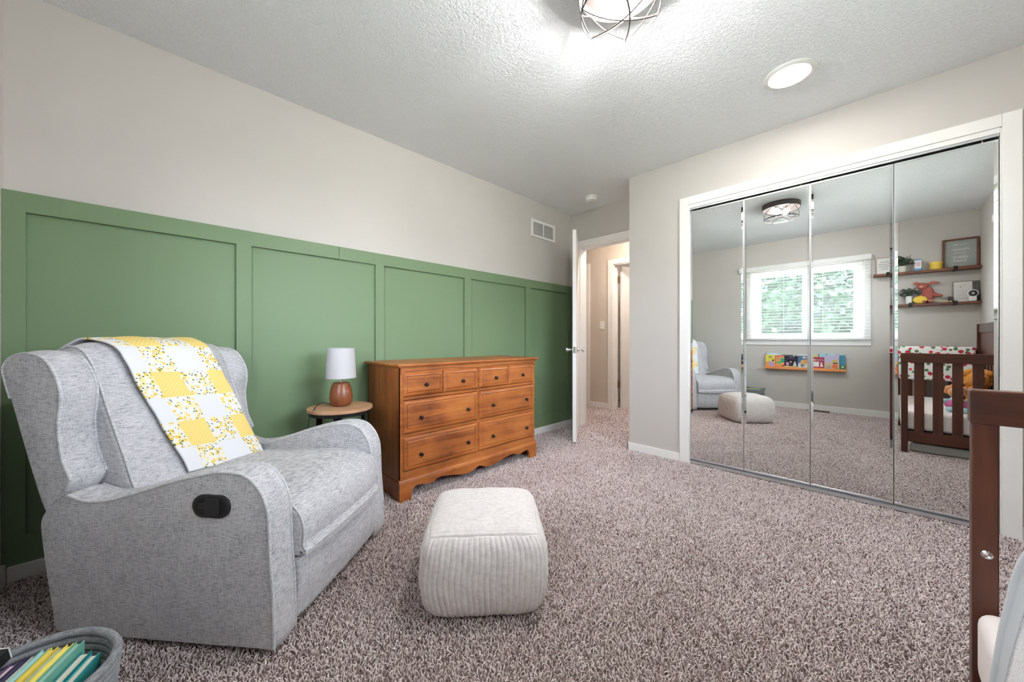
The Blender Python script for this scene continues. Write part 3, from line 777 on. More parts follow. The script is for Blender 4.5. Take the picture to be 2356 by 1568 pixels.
# ================================================================== POUF
def pouf():
    c = Vector((.958, 1.118, 0)); u = Vector((.752, -.659, 0)).normalized(); rz = math.atan2(u.y, u.x)
    A, Hh = .218, .156
    N = 190
    V = []; F = []
    def shape(p):
        # p in [-1,1]^3 on the cube surface
        x, y, z = p
        e = 7.0
        r = (abs(x) ** e + abs(y) ** e + abs(z) ** e) ** (1 / e)
        q = Vector((x / r, y / r, z / r)) * 1.0
        mix = .80
        q = q * mix + Vector((x, y, z)) * (1 - mix) * .965
        X, Y, Z = q
        bul = 1 + .075 * (1 - z * z) ; X *= bul; Y *= bul
        if z < 0: X *= 1 - .045 * (-z) ** 2; Y *= 1 - .045 * (-z) ** 2
        sag = .020 * (1 - x * x) * (1 - y * y)
        return Vector((X * A, Y * A, (Z + 1) * Hh + (sag if z > .5 else 0)))
    faces = [('z', 1), ('z', -1), ('x', 1), ('x', -1), ('y', 1), ('y', -1)]
    for ax, sg in faces:
        off = len(V)
        M_ = N if sg * (ax != 'z') or sg > 0 else 12
        if ax == 'z' and sg < 0: M_ = 20
        def cube(a, b_):
            return (a, b_, sg) if ax == 'z' else (sg, a, b_) if ax == 'x' else (a, sg, b_)
        for j in range(M_ + 1):
            for i in range(M_ + 1):
                a = 2 * i / M_ - 1; b_ = 2 * j / M_ - 1
                P = shape(cube(a, b_)); e = 1e-3
                du = shape(cube(a + e, b_)) - shape(cube(a - e, b_)); dv = shape(cube(a, b_ + e)) - shape(cube(a, b_ - e))
                n = du.cross(dv)
                if n.length < 1e-12: n = P - Vector((0, 0, Hh))
                n.normalize()
                if n.dot(P - Vector((0, 0, Hh))) < 0: n = -n
                if ax == 'z':
                    wv = .012 * math.sin(2.4 * a + .6) * (1 - b_ * b_)
                    ph = (b_ + wv * 3) * 20
                else: ph = (a + .012 * math.sin(5 * b_ + 2)) * 23
                rib = abs(math.sin(ph * PI / 2))
                rib = rib ** .5
                edge = min(1, (1 - max(abs(a), abs(b_))) / .035)
                wr = .0016 * math.sin(9 * a + 4 * b_) * math.sin(6 * b_ + 2 * a)
                V.append(P + n * ((rib * .0040 - .0026) * edge - .004 * (1 - edge) + wr))
        for j in range(M_):
            for i in range(M_):
                a = off + j * (M_ + 1) + i; F.append((a, a + 1, a + M_ + 2, a + M_ + 1))
    m = MB(); m.add(V, F)
    me = bpy.data.meshes.new('corduroy_pouf'); me.from_pydata(m.v, [], m.f)
    bm = bmesh.new(); bm.from_mesh(me); bmesh.ops.remove_doubles(bm, verts=bm.verts, dist=.0004); bmesh.ops.recalc_face_normals(bm, faces=bm.faces); bm.to_mesh(me); bm.free()
    me.polygons.foreach_set('use_smooth', [True] * len(me.polygons)); me.materials.append(M_CORD)
    o = bpy.data.objects.new('corduroy_pouf', me); COL.objects.link(o); o.location = (c.x, c.y, .004); o.rotation_euler = (0, 0, rz)
    tag(o, 'square cream ribbed corduroy floor pouf on the carpet in front of the recliner', 'pouf')
    # piping seams along the top edges
    return o
pouf()

# ================================================================== DRESSER
DX0, DX1, DY0, DY1 = 1.066, 2.290, 2.030, 2.478
dr = thing('wooden_dresser', 'wide honey brown wooden dresser with dark knobs against the green wall', 'dresser', ((DX0 + DX1) / 2, 2.25, 0))
for xs in (DX0, DX1 - .018): MB().box(xs, xs + .018, DY0 + .004, DY1, .0, .818).build('side_panel', M_DRWV, dr, bevel=.002)
b = MB()
fy0, fy1 = DY0 + .0, DY0 + .02
b.box(DX0 + .0, DX0 + .022, fy0, fy1, .06, .8175); b.box(DX1 - .022, DX1, fy0, fy1, .06, .8175)
b.box(1.664, 1.680, fy0 + .0003, fy1, .1802, .7848); b.box(DX0 + .0222, DX1 - .0222, fy0 + .0002, fy1, .785, .8175)
for z in (.392, .618): b.box(DX0 + .0222, 1.6638, fy0 + .001, fy1, z, z + .018); b.box(1.6802, DX1 - .0222, fy0 + .001, fy1, z, z + .018)
b.box(DX0 + .0222, DX1 - .0222, fy0 + .0002, fy1, .125, .180)
b.build('face_frame', M_DRW, dr, bevel=.001, seg=1)
MB().box(DX0 + .018, DX1 - .018, DY0 + .03, DY1, .13, .80).build('carcass', M_DRWV, dr)
# moulded top
b = MB(); top_poly = [(DX0 - .026, DY0 - .026), (DX1 + .026, DY0 - .026), (DX1 + .026, DY1 + .006), (DX0 - .026, DY1 + .006)]
b.box(DX0 - .026, DX1 + .026, DY0 - .026, DY1 + .006, .826, .842); b.box(DX0 - .016, DX1 + .016, DY0 - .016, DY1 + .002, .818, .828)
b.build('top', M_DRW, dr, bevel=.005, seg=3)
# valance under top with wavy lower edge
def wavy(x0, x1, ztop, fn, y0, y1, n=90):
    m = MB(); vs = []; fs = []
    for i in range(n + 1):
        x = x0 + (x1 - x0) * i / n; z = fn((x - x0) / (x1 - x0))
        vs += [(x, y0, ztop), (x, y0, z), (x, y1, z), (x, y1, ztop)]
    for i in range(n):
        a = 4 * i
        for k_ in range(4): fs.append((a + k_, a + (k_ + 1) % 4, a + 4 + (k_ + 1) % 4, a + 4 + k_))
    fs += [(0, 1, 2, 3), (4 * n, 4 * n + 3, 4 * n + 2, 4 * n + 1)]
    return m.add(vs, fs)
def f_top(t):
    h = abs(t - .5) * 2
    if h > .975: return .780
    return .802 - .012 * math.cos(h * PI * 1.15) ** 2 * (1 if h < .43 else .0) - .008 * max(0, (h - .43) / .57) ** 1.3 + (.006 if h < .08 else 0) * 0
wavy(DX0 + .001, DX1 - .001, .818, f_top, DY0 - .008, DY0 + .002).build('cornice', M_DRW, dr, bevel=.001, seg=1)
SKX = [0, .02, .05, .10, .17, .25, .40, .53, .58, .61, .64, .68, .73, .78, .82, .85, .868, .874, .876]
SKZ = [.080, .078, .070, .058, .053, .058, .078, .090, .086, .074, .068, .068, .076, .083, .084, .072, .052, .035, 0]
def f_skirt(t): return float(np.interp(abs(t - .5) * 2, SKX, SKZ))
wavy(DX0 - .010, DX1 + .010, .112, f_skirt, DY0 - .012, DY0 + .010, 260).build('skirt', M_DRW, dr)
b = MB(); b.prism([(DY0 - .012, .112), (DY0 - .009, .122), (DY0 - .002, .132), (DY0 + .01, .134), (DY0 + .01, .110)], 0, DX0 - .010, DX1 + .010)
b.build('base_moulding', M_DRW, dr)
for xs in (DX0 - .009, DX1 - .004):
    MB().prism([(DY0 - .002, 0), (DY0 + .09, 0), (DY0 + .12, .05), (DY0 + .30, .07), (DY1 - .10, .05), (DY1 - .07, 0), (DY1, 0), (DY1, .118), (DY0 - .002, .118)], 0, xs, xs + .013).build('side_skirt', M_DRWV, dr)
def raised(m, x0, x1, z0, z1, y):
    """bevelled drawer front with a fielded panel"""
    ins = [(0, 0), (.010, -.009), (.020, -.011), (.0235, -.0045), (.0265, -.0065), (.031, -.0095)]
    vs = []; n = 0
    for i_, dy in ins: vs += [(x0 + i_, y + dy, z0 + i_), (x1 - i_, y + dy, z0 + i_), (x1 - i_, y + dy, z1 - i_), (x0 + i_, y + dy, z1 - i_)]
    vs += [(x0, y + .008, z0), (x1, y + .008, z0), (x1, y + .008, z1), (x0, y + .008, z1)]
    fs = []
    for a in range(len(ins) - 1):
        for k_ in range(4): fs.append((a * 4 + k_, a * 4 + (k_ + 1) % 4, a * 4 + 4 + (k_ + 1) % 4, a * 4 + 4 + k_))
    a = (len(ins) - 1) * 4; fs.append((a, a + 1, a + 2, a + 3)); e = a + 4
    for k_ in range(4): fs.append((k_, e + k_, e + (k_ + 1) % 4, (k_ + 1) % 4))
    fs.append((e + 3, e + 2, e + 1, e))
    m.add(vs, fs)
def knob(x, z, parent):
    m = MB(); y = DY0 - .009
    m.lathe([(.011, 0), (.010, .003), (.006, .006), (.006, .012)], (x, y, z), 16, mat=Matrix.Rotation(PI / 2, 4, 'X'))
    s1, s2 = .0115, .0145; pts = []
    for s_, d in ((.008, .011), (.0145, .016), (.0135, .022), (.007, .026)):
        for k_ in range(4):
            a = PI / 4 + k_ * PI / 2 + PI / 4; pts.append((x + s_ * math.cos(a), y - d, z + s_ * math.sin(a)))
    fs = []
    for r_ in range(3):
        for k_ in range(4): fs.append((r_ * 4 + k_, r_ * 4 + (k_ + 1) % 4, r_ * 4 + 4 + (k_ + 1) % 4, r_ * 4 + 4 + k_))
    fs += [(3, 2, 1, 0), (12, 13, 14, 15)]
    m.add(pts, fs); return m.build('knob', M_KNOB, parent, bevel=.0015)
for (x0, x1, mid, kt, kb_) in ((1.082, 1.662, 1.371, (1.237, 1.527), (1.200, 1.572)), (1.682, 2.266, 1.977, (1.837, 2.128), (1.806, 2.172))):
    m = MB(); raised(m, x0, mid - .002, .638, .786, DY0 - .002); raised(m, mid + .002, x1, .638, .786, DY0 - .002)
    d = m.build('drawer', M_DRW, dr)
    for x in kt: knob(x, .705, d)
    for z0, z1, zk in ((.412, .614, .502), (.182, .390, .270)):
        m = MB(); raised(m, x0, x1, z0, z1, DY0 - .002); d = m.build('drawer', M_DRW, dr)
        for x in kb_: knob(x, zk, d)

# ================================================================== SIDE TABLE + LAMP
TX, TY, TZ = .785, 2.215, .60
st = thing('side_table', 'small round light wood side table with black metal legs beside the dresser', 'side table', (TX, TY, 0))
MB().lathe([(0, TZ - .020), (.170, TZ - .020), (.175, TZ - .017), (.175, TZ - .002), (.173, TZ), (0, TZ)], (TX, TY, 0), 64).build('table_top', M_TABLE, st, smooth=True)
MB().lathe([(.150, TZ - .038), (.168, TZ - .038), (.168, TZ - .020), (.150, TZ - .020), (.150, TZ - .038)], (TX, TY, 0), 64).build('apron_ring', M_BLACKM, st, smooth=True)
for k_ in range(3):
    a = R(-115 + 120 * k_); ca, sa = math.cos(a), math.sin(a)
    p0 = Vector((TX + .14 * ca, TY + .14 * sa, TZ - .036)); p1 = Vector((TX + .15 * ca, TY + .15 * sa, 0))
    m = MB(); t_ = Vector((-sa, ca, 0)) * .022; n_ = Vector((ca, sa, 0)) * .004
    vs = [p + s1 * t_ + s2 * n_ for p in (p0, p1) for s1, s2 in ((-1, -1), (1, -1), (1, 1), (-1, 1))]
    m.add(vs, [(0, 1, 2, 3), (7, 6, 5, 4), (0, 4, 5, 1), (1, 5, 6, 2), (2, 6, 7, 3), (3, 7, 4, 0)]); m.build('leg', M_BLACKM, st, bevel=.001)
m = MB()
for k_ in range(3):
    a = R(-115 + 120 * k_); m.tube([(TX, TY, .16), (TX + .147 * math.cos(a), TY + .147 * math.sin(a), .16)], .006, 8)
m.build('stretcher', M_BLACKM, st)
LX, LY = .795, 2.235
tl = thing('table_lamp', 'small table lamp with white drum shade and rounded brown wooden base', 'table lamp', (LX, LY, TZ))
bp = smooth_loop([(.040, .001), (.054, .010), (.062, .035), (.063, .060), (.058, .095), (.050, .122), (.046, .132), (.040, .138), (.018, .140)], 5, False)
MB().lathe([(0, .0005)] + [(p[0], p[1]) for p in bp] + [(0, .140)], (LX, LY, TZ), 48).build('lamp_base', M_LAMPW, tl, smooth=True)
MB().lathe([(.007, .139), (.007, .178), (.012, .18), (.012, .21), (0, .21)], (LX, LY, TZ), 20).build('lamp_neck', M_CHROME, tl, smooth=True)
sh = MB().lathe([(.083, .164), (.0735, .340), (.0715, .340), (.081, .164), (.083, .164)], (LX, LY, TZ), 64)
shd = sh.build('lamp_shade', M_SHADE, tl, smooth=True)
m = MB()
for z, r in ((.166, .0825), (.338, .0735)): m.tube([(LX + r * math.cos(a), LY + r * math.sin(a), TZ + z) for a in [2 * PI * i / 48 for i in range(48)]], .0016, 6, True)
for k_ in range(3): m.tube([(LX, LY, TZ + .205), (LX + .072 * math.cos(k_ * 2.09), LY + .072 * math.sin(k_ * 2.09), TZ + .32)], .001, 5)
m.build('shade_ring', M_SHADE, shd)
MB().lathe([(.010, .205), (.013, .22), (.026, .25), (.028, .268), (.02, .285), (0, .292)], (LX, LY, TZ), 20).build('bulb', M_WHITEP, tl, smooth='all')
cpts = smooth_loop([(LX - .055, LY + .01, TZ + .012), (LX - .09, LY + .02, TZ + .026), (LX - .135, LY - .005, TZ + .016), (LX - .158, LY - .045, TZ + .004), (LX - .185, LY - .055, TZ - .03), (LX - .19, LY - .03, TZ - .20), (LX - .15, LY + .10, TZ - .42), (LX - .10, LY + .20, .02)], 6, False)
MB().tube(cpts, .0028, 8).build('cord', M_BLACK, tl, smooth=True)

# ================================================================== ROPE BASKET WITH BOOKS
BXc, BYc = -.205, 1.280
bk = thing('rope_basket', 'round grey coiled rope basket of books on the carpet beside the recliner', 'basket', (BXc, BYc, 0))
m = MB(); coils = 16
for i in range(coils):
    z = .012 + i * .0165; r = .122 + .024 * (i / (coils - 1)) ** .8
    m.tube([(BXc + (r + .0012 * math.sin(5 * t + i)) * math.cos(t), BYc + (r + .0012 * math.sin(5 * t + i)) * math.sin(t), z) for t in [2 * PI * q / 64 for q in range(64)]], .0092, 8, True)
rope = fabric('rope_grey', rgb(104, 106, 112), rgb(128, 130, 135), rgb(152, 153, 156), 1.2)
m.build('wall_coils', rope, bk, smooth='all')
MB().lathe([(0, .006), (.122, .006), (.122, .014), (0, .014)], (BXc, BYc, 0), 48).build('bottom', rope, bk)
for s_ in (0, 1):
    a0 = R(-85) + s_ * PI
    pts = [(BXc + .152 * math.cos(a0 + t * .36), BYc + .152 * math.sin(a0 + t * .36), .262 + (.026 if s_ == 0 else -.045) * (1 - t * t)) for t in [q / 6 - 1 for q in range(13)]]
    MB().tube(pts, .008, 8).build('handle', rope, bk, smooth='all')
du = Vector((.42, .907, 0)).normalized(); dv = Vector((.907, -.42, 0)).normalized()
PAGE = C('book_pages', 224, 214, 200, .9)
blist = [  # offset along dv, thickness, length, top z, colour, name words
    (-0.092, 0.009, 0.128, 0.227, (20, 150, 150), 'slim book with teal cover, farthest left in the rope basket'),
    (-0.079, 0.0126, 0.145, 0.232, (44, 168, 168), 'book with turquoise cover by the dark book in the rope basket'),
    (-0.056, 0.0144, 0.170, 0.257, (104, 62, 124), 'purple covered book standing in the rope basket'),
    (-0.039, 0.0081, 0.178, 0.260, (58, 60, 92), 'thin navy blue book between purple and white books'),
    (-0.026, 0.0108, 0.178, 0.260, (226, 224, 222), 'thin white book standing in the rope basket'),
    (-0.012, 0.0126, 0.191, 0.267, (156, 204, 196), 'pale aqua book with yellow edge in the rope basket'),
    (0.003, 0.0126, 0.191, 0.267, (226, 200, 66), 'mustard yellow book with green marks in the rope basket'),
    (0.017, 0.009, 0.187, 0.264, (196, 204, 170), 'pale green book between two yellow books'),
    (0.030, 0.0126, 0.191, 0.267, (232, 218, 90), 'bright lemon yellow book in the rope basket'),
    (0.046, 0.0153, 0.196, 0.267, (104, 168, 148), 'sage green book in the middle of the rope basket'),
    (0.067, 0.0198, 0.162, 0.250, (28, 128, 130), 'cream paged book with dark teal cover near the basket edge'),
    (0.088, 0.0162, 0.145, 0.247, (60, 160, 160), 'cream paged book with blue green cover touching the basket rim')]
tilt = Matrix.Rotation(R(14), 4, du)
for off, th, ln, zt, col, lab in blist:
    o = thing('childrens_book', lab, 'book', (BXc + dv.x * off, BYc + dv.y * off, .018), 0, 'books in the rope basket')
    hz = zt - .02
    def bx(u0, u1, v0, v1, z0, z1):
        q = MB().box(u0, u1, v0, v1, z0, z1)
        q.v = [tuple(Vector((BXc, BYc, .02)) + dv * off + (du * p[0] + dv * p[1] + Vector((0, 0, p[2])))) for p in q.v]; return q
    hl_ = ln / 2
    cov = bx(-hl_, hl_, -th / 2, -th / 2 + .0018, 0, hz); q = bx(-hl_, hl_, th / 2 - .0018, th / 2, 0, hz); cov.add(q.v, q.f)
    q = bx(-hl_, -hl_ + .002, -th / 2, th / 2, 0, hz); cov.add(q.v, q.f)
    cov.build('cover', C('book_%d_%d_%d' % col, *col, .4), o)
    bx(-hl_ + .002, hl_ - .004, -th / 2 + .0018, th / 2 - .0018, .002, hz - .004).build('pages', PAGE if sum(col) < 420 else C('pages_%d_%d_%d' % col, *[min(255, int(c_ * .6 + 100)) for c_ in col]), o)
o = thing('flat_box', 'black box with a white end resting on the left rim of the rope basket', 'box', (-.27, 1.39, .275))
q = MB().box(-.05, .05, -.016, .016, -.012, .018); rm = Matrix.Rotation(R(56), 4, 'Z') @ Matrix.Rotation(R(-12), 4, 'Y')
q.v = [tuple(rm @ Vector(p) + Vector((-.272, 1.372, .258))) for p in q.v]; q.build('box_body', M_BLACK, o, bevel=.002)
q = MB().box(.0505, .053, -.0155, .0155, -.011, .017); q.v = [tuple(rm @ Vector(p) + Vector((-.272, 1.372, .258))) for p in q.v]; q.build('end_label', M_WHITEP, o)

# ================================================================== CRIB
CX = 1.42; CY0, CY1 = -.164, -.790; CXb = .02
cr = thing('toddler_crib', 'dark brown slatted wooden crib with open front along the right wall', 'crib', (.72, -.48, 0))
def post(x0, x1, y0, y1, z1, nm='post'):
    return MB().box(x0, x1, y0, y1, 0, z1).build(nm, M_CRIB, cr, bevel=.003)
for xa, xb in ((CX - .030, CX + .004), (CXb, CXb + .034)):
    post(xa, xb, CY0 - .040, CY0, .795)
    post(xa, xb, CY1, CY1 + .045, 1.15)
    MB().box(xa - .004, xb + .004, CY1 + .045, CY0 + .003, .792, .872).build('top_rail', M_CRIBH, cr, bevel=.004, seg=3)
    MB().box(xa + .004, xb - .004, CY1 + .045, CY0 - .040, .105, .198).build('lower_rail', M_CRIBH, cr, bevel=.003)
    for yc in (-.270, -.375, -.480, -.585, -.690):
        MB().box(xa + .008, xb - .010, yc - .029, yc + .029, .195, .795).build('slat', M_CRIB, cr, bevel=.003)
# tall back panel along the right wall
MB().box(CXb, CX, CY1 + .002, CY1 + .034, 1.06, 1.15).build('head_rail', wood('espresso_back_rail', rgb(50, 28, 20), rgb(66, 40, 30), rgb(80, 50, 38), .4, 0), cr, bevel=.004)
b = MB(); b.box(CXb + .034, CX - .03, CY1 + .006, CY1 + .024, .80, 1.06)
b.build('back_panel', M_CRIB, cr, bevel=.002)
MB().box(CXb + .034, CX - .03, CY1 + .004, CY1 + .034, .105, .19).build('back_lower_rail', M_CRIBH, cr, bevel=.003)
for i in range(10):
    x = .13 + i * .130
    MB().box(x - .024, x + .024, CY1 + .010, CY1 + .028, .185, .80).build('slat', M_CRIB, cr, bevel=.002)
m = MB(); m.lathe([(.009, 0), (.0095, .002), (.006, .004), (.003, .002), (0, .002)], (CX - .0305, -.186, .487), 20, axis=0)
m.v = [(2 * (CX - .0305) - p[0], p[1], p[2]) for p in m.v]; m.build('bolt', M_CHROME, cr, smooth=True)
b = MB().box(CXb + .036, CX - .032, -.755, -.186, .185, .198); b.build('mattress_support', M_BLACKM, cr)
# mattress
mt = []
def rbox(x0, x1, y0, y1, z0, z1, r, seg=5):
    bm = bmesh.new(); bmesh.ops.create_cube(bm, size=1)
    for v_ in bm.verts: v_.co = Vector(((x0 + x1) / 2 + v_.co.x * (x1 - x0), (y0 + y1) / 2 + v_.co.y * (y1 - y0), (z0 + z1) / 2 + v_.co.z * (z1 - z0)))
    bmesh.ops.bevel(bm, geom=list(bm.edges), offset=r, segments=seg, profile=.55, affect='EDGES')
    m = MB(); idx = {v_: i for i, v_ in enumerate(bm.verts)}
    m.add([tuple(v_.co) for v_ in bm.verts], [[idx[v_] for v_ in f.verts] for f in bm.faces]); bm.free(); return m
tag(rbox(CXb + .045, CX - .036, -.752, -.168, .200, .364, .034).build('crib_mattress', M_SHEET, smooth='all'), 'mattress in a pale pinkish white sheet inside the crib', 'mattress')
# mesh bed guard on the open side
gd = thing('mesh_bed_guard', 'white translucent mesh bed guard clipped along the open crib side', 'bed guard', (.65, -.148, .2))
loop = smooth_loop([(1.095, .22), (1.088, .29), (1.044, .382), (.983, .502), (.930, .588), (.872, .668), (.80, .722), (.70, .745), (.50, .75), (.30, .745), (.20, .69), (.17, .55), (.16, .30), (.16, .22)], 5, False)
outer = [(p[0], p[1]) for p in loop]
inner = []
for p in outer:
    c_ = Vector((.65, .40)); d_ = Vector((p[0], p[1])) - c_; inner.append(tuple(c_ + d_ * (1 - .045 / max(.1, d_.length))))
m = MB(); m.tube([(p[0], -.150, p[1]) for p in outer], .009, 10); m.build('guard_frame', plain('guard_white', rgb(214, 217, 220), .6), gd, smooth='all')
m = MB(); vs = []; fs = []
for p, q in zip(outer, inner): vs += [(p[0], -.146, p[1]), (q[0], -.146, q[1]), (p[0], -.149, p[1]), (q[0], -.149, q[1])]
for i in range(len(outer) - 1):
    a = 4 * i; fs += [(a, a + 1, a + 5, a + 4), (a + 2, a + 6, a + 7, a + 3), (a + 1, a + 3, a + 7, a + 5), (a, a + 4, a + 6, a + 2)]
m.add(vs, fs); m.build('border_band', plain('guard_band', rgb(204, 209, 213), .7), gd)
m = MB(); vs = [(p[0], -.1478, p[1]) for p in inner] + [(p[0], -.1470, p[1]) for p in inner]; n = len(inner)
m.add(vs, [list(range(n)), [n + i for i in range(n)][::-1]] + [(i, (i + 1) % n, n + (i + 1) % n, n + i) for i in range(n)]); m.build('mesh_panel', M_MESH, gd)
# strawberry changing pad topper on the window end
cp = thing('changing_topper', 'padded changing topper with strawberry print cover at the window end of the crib', 'changing pad', (.08, -.48, .55))
rbox(.045, .115, -.735, -.190, .545, .915, .025).build('front_bolster', M_STRAW, cp, smooth='all')
rbox(-.385, .05, -.745, -.190, .80, .905, .03).build('pad', M_STRAW, cp, smooth='all')
b = MB(); b.box(-.39, CXb - .002, -.75, -.185, .74, .80)
for x in (-.40, -.03):
    for y in (-.79, -.19): b.box(x, x + .03, y, y + .03, 0, .78)
b.build('stand', M_CRIB, cp)
# plush toys
def plush(name, label, cat, x, y, z, col, col2, s_, ears='round'):
    o = thing(name, label, cat, (x, y, z)); A_ = C('plush_%d%d%d' % col, *col, .95); B_ = C('plush_%d%d%d' % col2, *col2, .95)
    m = MB(); m.ball((x, y, z + .07 * s_), .055 * s_, .05 * s_, .07 * s_)
    for sy in (-1, 1):
        m.ball((x + .05 * s_, y + sy * .04 * s_, z + .025 * s_), .05 * s_, .024 * s_, .024 * s_); m.ball((x + .02 * s_, y + sy * .065 * s_, z + .09 * s_), .02 * s_, .04 * s_, .02 * s_)
    m.build('body', B_, o, smooth='all')
    m = MB(); m.ball((x + .005, y, z + .17 * s_), .045 * s_, .05 * s_, .048 * s_); m.ball((x + .045 * s_, y, z + .158 * s_), .02 * s_, .024 * s_, .018 * s_); m.build('head', A_, o, smooth='all')
    for sy in (-1, 1):
        MB().ball((x, y + sy * .045 * s_, z + .205 * s_), .012 * s_, .02 * s_, .02 * s_).build('ear', A_, o, smooth='all')
        MB().ball((x + .047 * s_, y + sy * .018 * s_, z + .180 * s_), .005 * s_).build('eye', M_BLACK, o, smooth='all')
    return o
plush('plush_lion', 'golden orange plush lion with a fluffy mane sitting at the back of the crib', 'soft toy', .62, -.68, .364, (214, 144, 66), (206, 134, 60), 1.5)
m = MB()
for i in range(70):
    a = 2 * PI * i / 35; r_ = .066 + .010 * (i % 3); m.ball((.60 + random.uniform(-.02, .01), -.68 + r_ * math.cos(a), .364 + .258 + r_ * math.sin(a)), .018, seg=8, rings=6)
ob = m.build('mane', C('mane_orange', 222, 158, 84, 1), [o_ for o_ in COL.objects if o_.name.startswith('plush_lion')][0], smooth='all')
dd = plush('rag_doll', 'rag doll with orange curls in pink and pale blue lying in the crib', 'doll', 1.14, -.50, .362, (236, 178, 132), (176, 214, 226), 1.0)
m = MB()
for i in range(60):
    a = random.uniform(0, 2 * PI); b_ = random.uniform(-.2, 1.4); m.ball((1.135 - .02 + .05 * math.sin(b_) * .3, -.50 + .052 * math.cos(a) * math.cos(b_ * .8), .532 + .052 * math.sin(b_ * 1.0) * .8 + .02 * math.sin(a)), .016, seg=8, rings=6)
m.build('hair', C('doll_curls', 232, 150, 92, 1), dd, smooth='all')
m = MB(); m.ball((1.15, -.50, .43), .062, .072, .045); m.build('dress', C('doll_pink', 222, 112, 166, .9), dd, smooth='all')
# under-bed storage tray
ub = thing('storage_tray', 'low grey plastic storage tray with dark cover pushed under the crib', 'storage tray', (.9, -.47, .012))
rbox(.55, 1.36, -.77, -.215, .012, .085, .012, 3).build('tray', C('tray_grey', 176, 176, 172, .5), ub, smooth=True)
MB().box(.57, 1.34, -.755, -.235, .085, .100).build('dark_cover', M_BLACK, ub, bevel=.004)

# ================================================================== FLOATING SHELVES ON THE WINDOW WALL
def shelf(label, y0, y1, z, brackets):
    o = thing('floating_shelf', label, 'shelf', (XW, (y0 + y1) / 2, z), 0, 'walnut wall shelves')
    MB().box(XW + .001, XW + .140, y0, y1, z - .026, z).build('board', M_SHELFW, o, bevel=.003)
    for yb in brackets:
        b = MB(); b.box(XW + .0005, XW + .144, yb - .016, yb + .016, z - .031, z - .026); b.box(XW + .140, XW + .145, yb - .016, yb + .016, z - .031, z + .014)
        b.build('bracket', M_BLACKM, o, bevel=.001)
shelf('upper dark wood wall shelf to the right of the window', YR + .004, .012, 1.800, (-.115, -.640))
shelf('lower dark wood wall shelf under the longer upper one', YR + .004, -.19, 1.412, (-.30, -.640))
ZU, ZL = 1.8005, 1.4125
def lean(o, x, deg):   # pieces are built upright at x, then leaned back against the wall
    return o
RT = (PI / 2, 0, PI / 2)     # text facing +X, reading toward +Y
pf = thing('framed_sign', 'large walnut framed grey sign with white lettering on the upper shelf', 'framed sign', (XW + .03, -.685, ZU), 0)
y0, y1, z0, z1 = -.818, -.553, ZU, ZU + .335; x0 = XW + .012
b = MB(); b.box(x0, x0 + .03, y0, y0 + .018, z0, z1); b.box(x0, x0 + .03, y1 - .018, y1, z0, z1); b.box(x0, x0 + .03, y0 + .0181, y1 - .0181, z0, z0 + .018); b.box(x0, x0 + .03, y0 + .0181, y1 - .0181, z1 - .018, z1)
b.build('frame', M_SHELFW, pf, bevel=.002)
MB().box(x0 + .004, x0 + .012, y0 + .016, y1 - .016, z0 + .016, z1 - .016).build('panel', C('sign_grey', 158, 162, 158, .5), pf)
WT = C('sign_white', 232, 234, 232)
yc = (y0 + y1) / 2
for body, z, s_, shr, al in (('YOU ARE', .268, .026, 0, 1), ('chosen.', .215, .044, .25, 1), ('YOU ARE', .175, .022, 0, 1), ('dearly', .128, .046, .25, 1), ('loved', .086, .044, .25, 1)):
    text('lettering', body, s_, WT, pf, (x0 + .0128, yc, z0 + z), RT, shr)
pw = thing('framed_print', 'small white framed print with four script lines at the end of the upper shelf', 'framed print', (XW + .02, -.075, ZU))
y0, y1, z1 = -.165, -.012, ZU + .215
b = MB(); b.box(x0, x0 + .016, y0, y0 + .008, z0, z1); b.box(x0, x0 + .016, y1 - .008, y1, z0, z1); b.box(x0, x0 + .016, y0 + .0081, y1 - .0081, z0, z0 + .008); b.box(x0, x0 + .016, y0 + .0081, y1 - .0081, z1 - .008, z1)
b.build('frame', C('frame_pale_wood', 176, 158, 144, .5), pw, bevel=.001)
MB().box(x0 + .003, x0 + .010, y0 + .007, y1 - .007, z0 + .007, z1 - .007).build('paper', C('print_paper', 226, 224, 222, .6), pw)
INK = C('print_ink', 92, 90, 92)
for body, z in (('Always', .160), ('protected', .132), ('treasured', .104), ('loved', .074)):
    text('lettering', body, .026, INK, pw, (x0 + .0106, (y0 + y1) / 2 + .0, z0 + z), RT, .3)
def foliage(m, c, n, r, h, sz=.020):
    for i in range(n):
        a = random.uniform(0, 2 * PI); t = random.random() ** .7; el = random.uniform(.15, 1.25)
        top = Vector((c[0] + r * t * math.cos(a) * math.cos(el) * 1.1, c[1] + r * t * math.sin(a) * math.cos(el) * 1.3, c[2] + h * math.sin(el) * (.45 + .55 * t)))
        if top.x < XW + .006: top.x = XW + .006
        d = Vector((random.uniform(-1, 1), random.uniform(-1, 1), random.uniform(-.2, 1))).normalized(); s_ = d.cross(Vector((random.uniform(-1, 1), .3, .8))).normalized()
        L_ = sz * random.uniform(.8, 1.8); w_ = L_ * .35
        nrm = d.cross(s_) * .0006
        m.add([top, top + d * L_ * .5 + s_ * w_ + nrm, top + d * L_, top + d * L_ * .5 - s_ * w_ + nrm], [(0, 1, 2, 3)])
